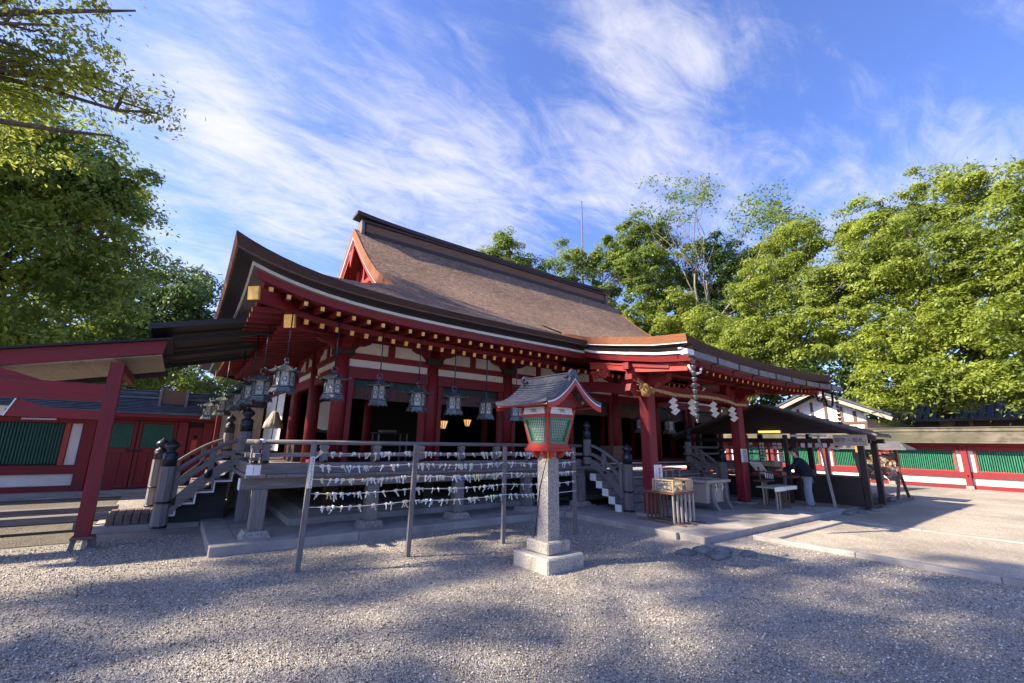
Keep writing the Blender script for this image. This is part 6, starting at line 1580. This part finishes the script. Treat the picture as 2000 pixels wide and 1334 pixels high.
def bare_tree():
    R = thing('bare_tree', 'tall pale barked tree with many thin leafless branches and few leaves', 'tree', (35.9, 20.3, 0), 0, GB, local=False)
    r = random.Random(31); bits = []; tips = []
    def grow(p, d, L, rad, dep):
        n = 4; pts = [p]; dd = d.copy()
        for i in range(n):
            dd = (dd+Vector((r.uniform(-.16, .16), r.uniform(-.16, .16), r.uniform(-.03, .13)))).normalized(); pts.append(pts[-1]+dd*L/n)
        bits.append(tubevf(pts, [rad*(1-.5*i/n) for i in range(n+1)], 7 if dep < 2 else 4))
        if dep >= 5: tips.append(pts[-1]); return
        k = 3 if dep < 3 else 2
        for j in range(k):
            q = pts[-1] if j == 0 else pts[r.choice([2, 3, 4])]
            a = r.uniform(0, 6.283); sp = (.42 if j else .18)+.12*r.random()
            side = Vector((-math.sin(.9), math.cos(.9), 0))*math.cos(a)+Vector((.3, .2, 0))*math.sin(a)
            grow(q, (dd+side*sp*1.7+Vector((0, 0, .12))).normalized(), L*r.uniform(.62, .82), rad*.52, dep+1)
    b0 = Vector((35.9, 20.3, 0))
    b0.z = 0
    tube('trunk', R, [b0, b0+Vector((.1, .2, 6)), b0+Vector((.1, -.1, 11.5)), b0+Vector((0, -.3, 12.8))], [.42, .34, .25, .12], TRUNKP, 9)
    s = b0+Vector((0, -.3, 12.6))
    for d, L, rad in ((Vector((.0, .30, 1)), 4.4, .15), (Vector((.1, -.32, 1)), 4.8, .15), (Vector((.2, -.95, .75)), 4.8, .13), (Vector((0, .75, .85)), 3.4, .10), (Vector((.1, -1.2, .35)), 4.2, .10)): grow(s-Vector((0, 0, .2+r.random()*1.3)), d.normalized(), L, rad, 1)
    V, F = merge(bits); part('limbs', R, V, F, TRUNKP, smooth=True, kind='stuff')
    rs = np.random.RandomState(5); L = []
    T = [t for t in tips if (t.z > 22.3 or t.y < 15.6 or rs.rand() < .08)]
    for t in T: L.append(np.array(t)+rs.randn(60, 3)*np.array([.5, .5, .28]))
    me = leaf_mesh(np.concatenate(L), .13, 77); me.materials.append(LEAF_G); o = bpy.data.objects.new('crown', me); COL.objects.link(o); o.parent = R; o.location = -ABS[R.name]
    0 and print('tips', len(tips), max(t.z for t in tips), min(t.y for t in tips), max(t.y for t in tips))
bare_tree()
tree('broadleaf_tree', 'mid green tree low in the middle above the porch roof', (33.5, 20.5), 11, [(33.6, 19.0, 10.8, 2.0, 2.2, 2.0, 1), (32.9, 22.6, 9.8, 2.4, 2.4, 2.6, 1), (32.4, 18, 7.0, 2.4, 3.5, 3, 1.2), (34.2, 22.0, 12.8, 2.4, 2.6, 2.2, 1), (33.5, 15.8, 8.8, 2.0, 2.2, 2.6, .9), (35, 26.5, 9.2, 2.4, 3, 3.2, .9)], LEAF_YG, 65000, .11, 25, tr=.3, clump=.45, limbs=18, group=GB)
# right
tree('broadleaf_tree', 'bright yellow green tree right of the bare tree', (32.0, 11.8), 13, [(32.4, 11.2, 15.2, 2.0, 2.0, 1.9, 1), (31.6, 12.6, 12.2, 2.2, 2.6, 2.2, 1), (31.2, 11.5, 8.6, 2.2, 3.0, 2.8, 1), (31.8, 14.2, 8.8, 2.0, 2.4, 2.8, 1), (31, 8.8, 10.5, 1.8, 1.8, 2.2, .8)], LEAF_YG, 80000, .092, 26, tr=.34, clump=.42, limbs=20, group=GRT)
tree('broadleaf_tree', 'tallest bright yellow green tree at the right with layered crown', (33.5, 5.4), 14, [(34.0, 4.0, 15.6, 2.0, 2.2, 2.0, 1), (33.2, 7.0, 14.6, 2.0, 1.9, 2.2, 1), (31.6, 5.0, 11.4, 2.2, 3.2, 2.2, 1.2), (32.0, 2.6, 9.0, 2.0, 2.2, 2.2, 1.2), (32.2, 7.6, 11.8, 1.8, 1.8, 2.0, 1), (31.0, 6.2, 7.4, 1.9, 2.8, 2.2, 1), (30.4, 4.3, 4.7, 1.5, 2.2, 1.3, 1.2), (30.5, 7.0, 4.6, 1.2, 1.3, 1.2, .9)], LEAF_YG, 125000, .092, 27, tr=.4, clump=.42, limbs=24, group=GRT)
tree('broadleaf_tree', 'bright tree cut by the right picture edge', (32.0, -1.0), 13, [(31.8, .6, 13.2, 2.2, 2.4, 1.9, 1), (31.0, -.4, 10.2, 2.2, 3.2, 2.2, 1), (30.4, 1.2, 6.8, 1.9, 2.6, 2.0, 1), (30, 1.6, 4.4, 1.2, 1.9, 1.0, 1.2), (30.2, -1.6, 4.4, 1.4, 2.4, 1.3, 1.2), (31.5, -4, 9.5, 2.4, 3, 4, .8)], LEAF_YG, 85000, .092, 28, tr=.38, clump=.42, limbs=22, group=GRT)
def far_wood():
    r = np.random.RandomState(40); L = []
    def mass(cx, cy, cz, rx, ry, rz, n):
        d = r.randn(n, 3); d /= np.linalg.norm(d, axis=1)[:, None]; d *= (.55+.5*r.rand(n))[:, None]; L.append(np.array([cx, cy, cz])+d*np.array([rx, ry, rz]))
    for k in range(15):
        y = -14+k*3.4; mass(41.5+r.rand()*1.5, y, 6.0+r.rand(), 2.2, 2.6, (6.0 if y > 4 else 4.8)+r.rand()*1.2, 3600)
    for k in range(12):
        x = 38-k*4.4; mass(x, 43+r.rand()*2, 4.0, 3.2, 2.4, 3.6+r.rand(), 2000)
    me = leaf_mesh(np.concatenate(L), .24, 41); me.materials.append(LEAF_D); o = bpy.data.objects.new('far_wood', me); COL.objects.link(o); o['kind'] = 'stuff'; o['label'] = 'dark far wood closing the gaps behind the trees'
far_wood()
bpy.context.view_layer.update()
0 and print('tris', sum(len(o.data.polygons) for o in bpy.data.objects if o.type == 'MESH'))
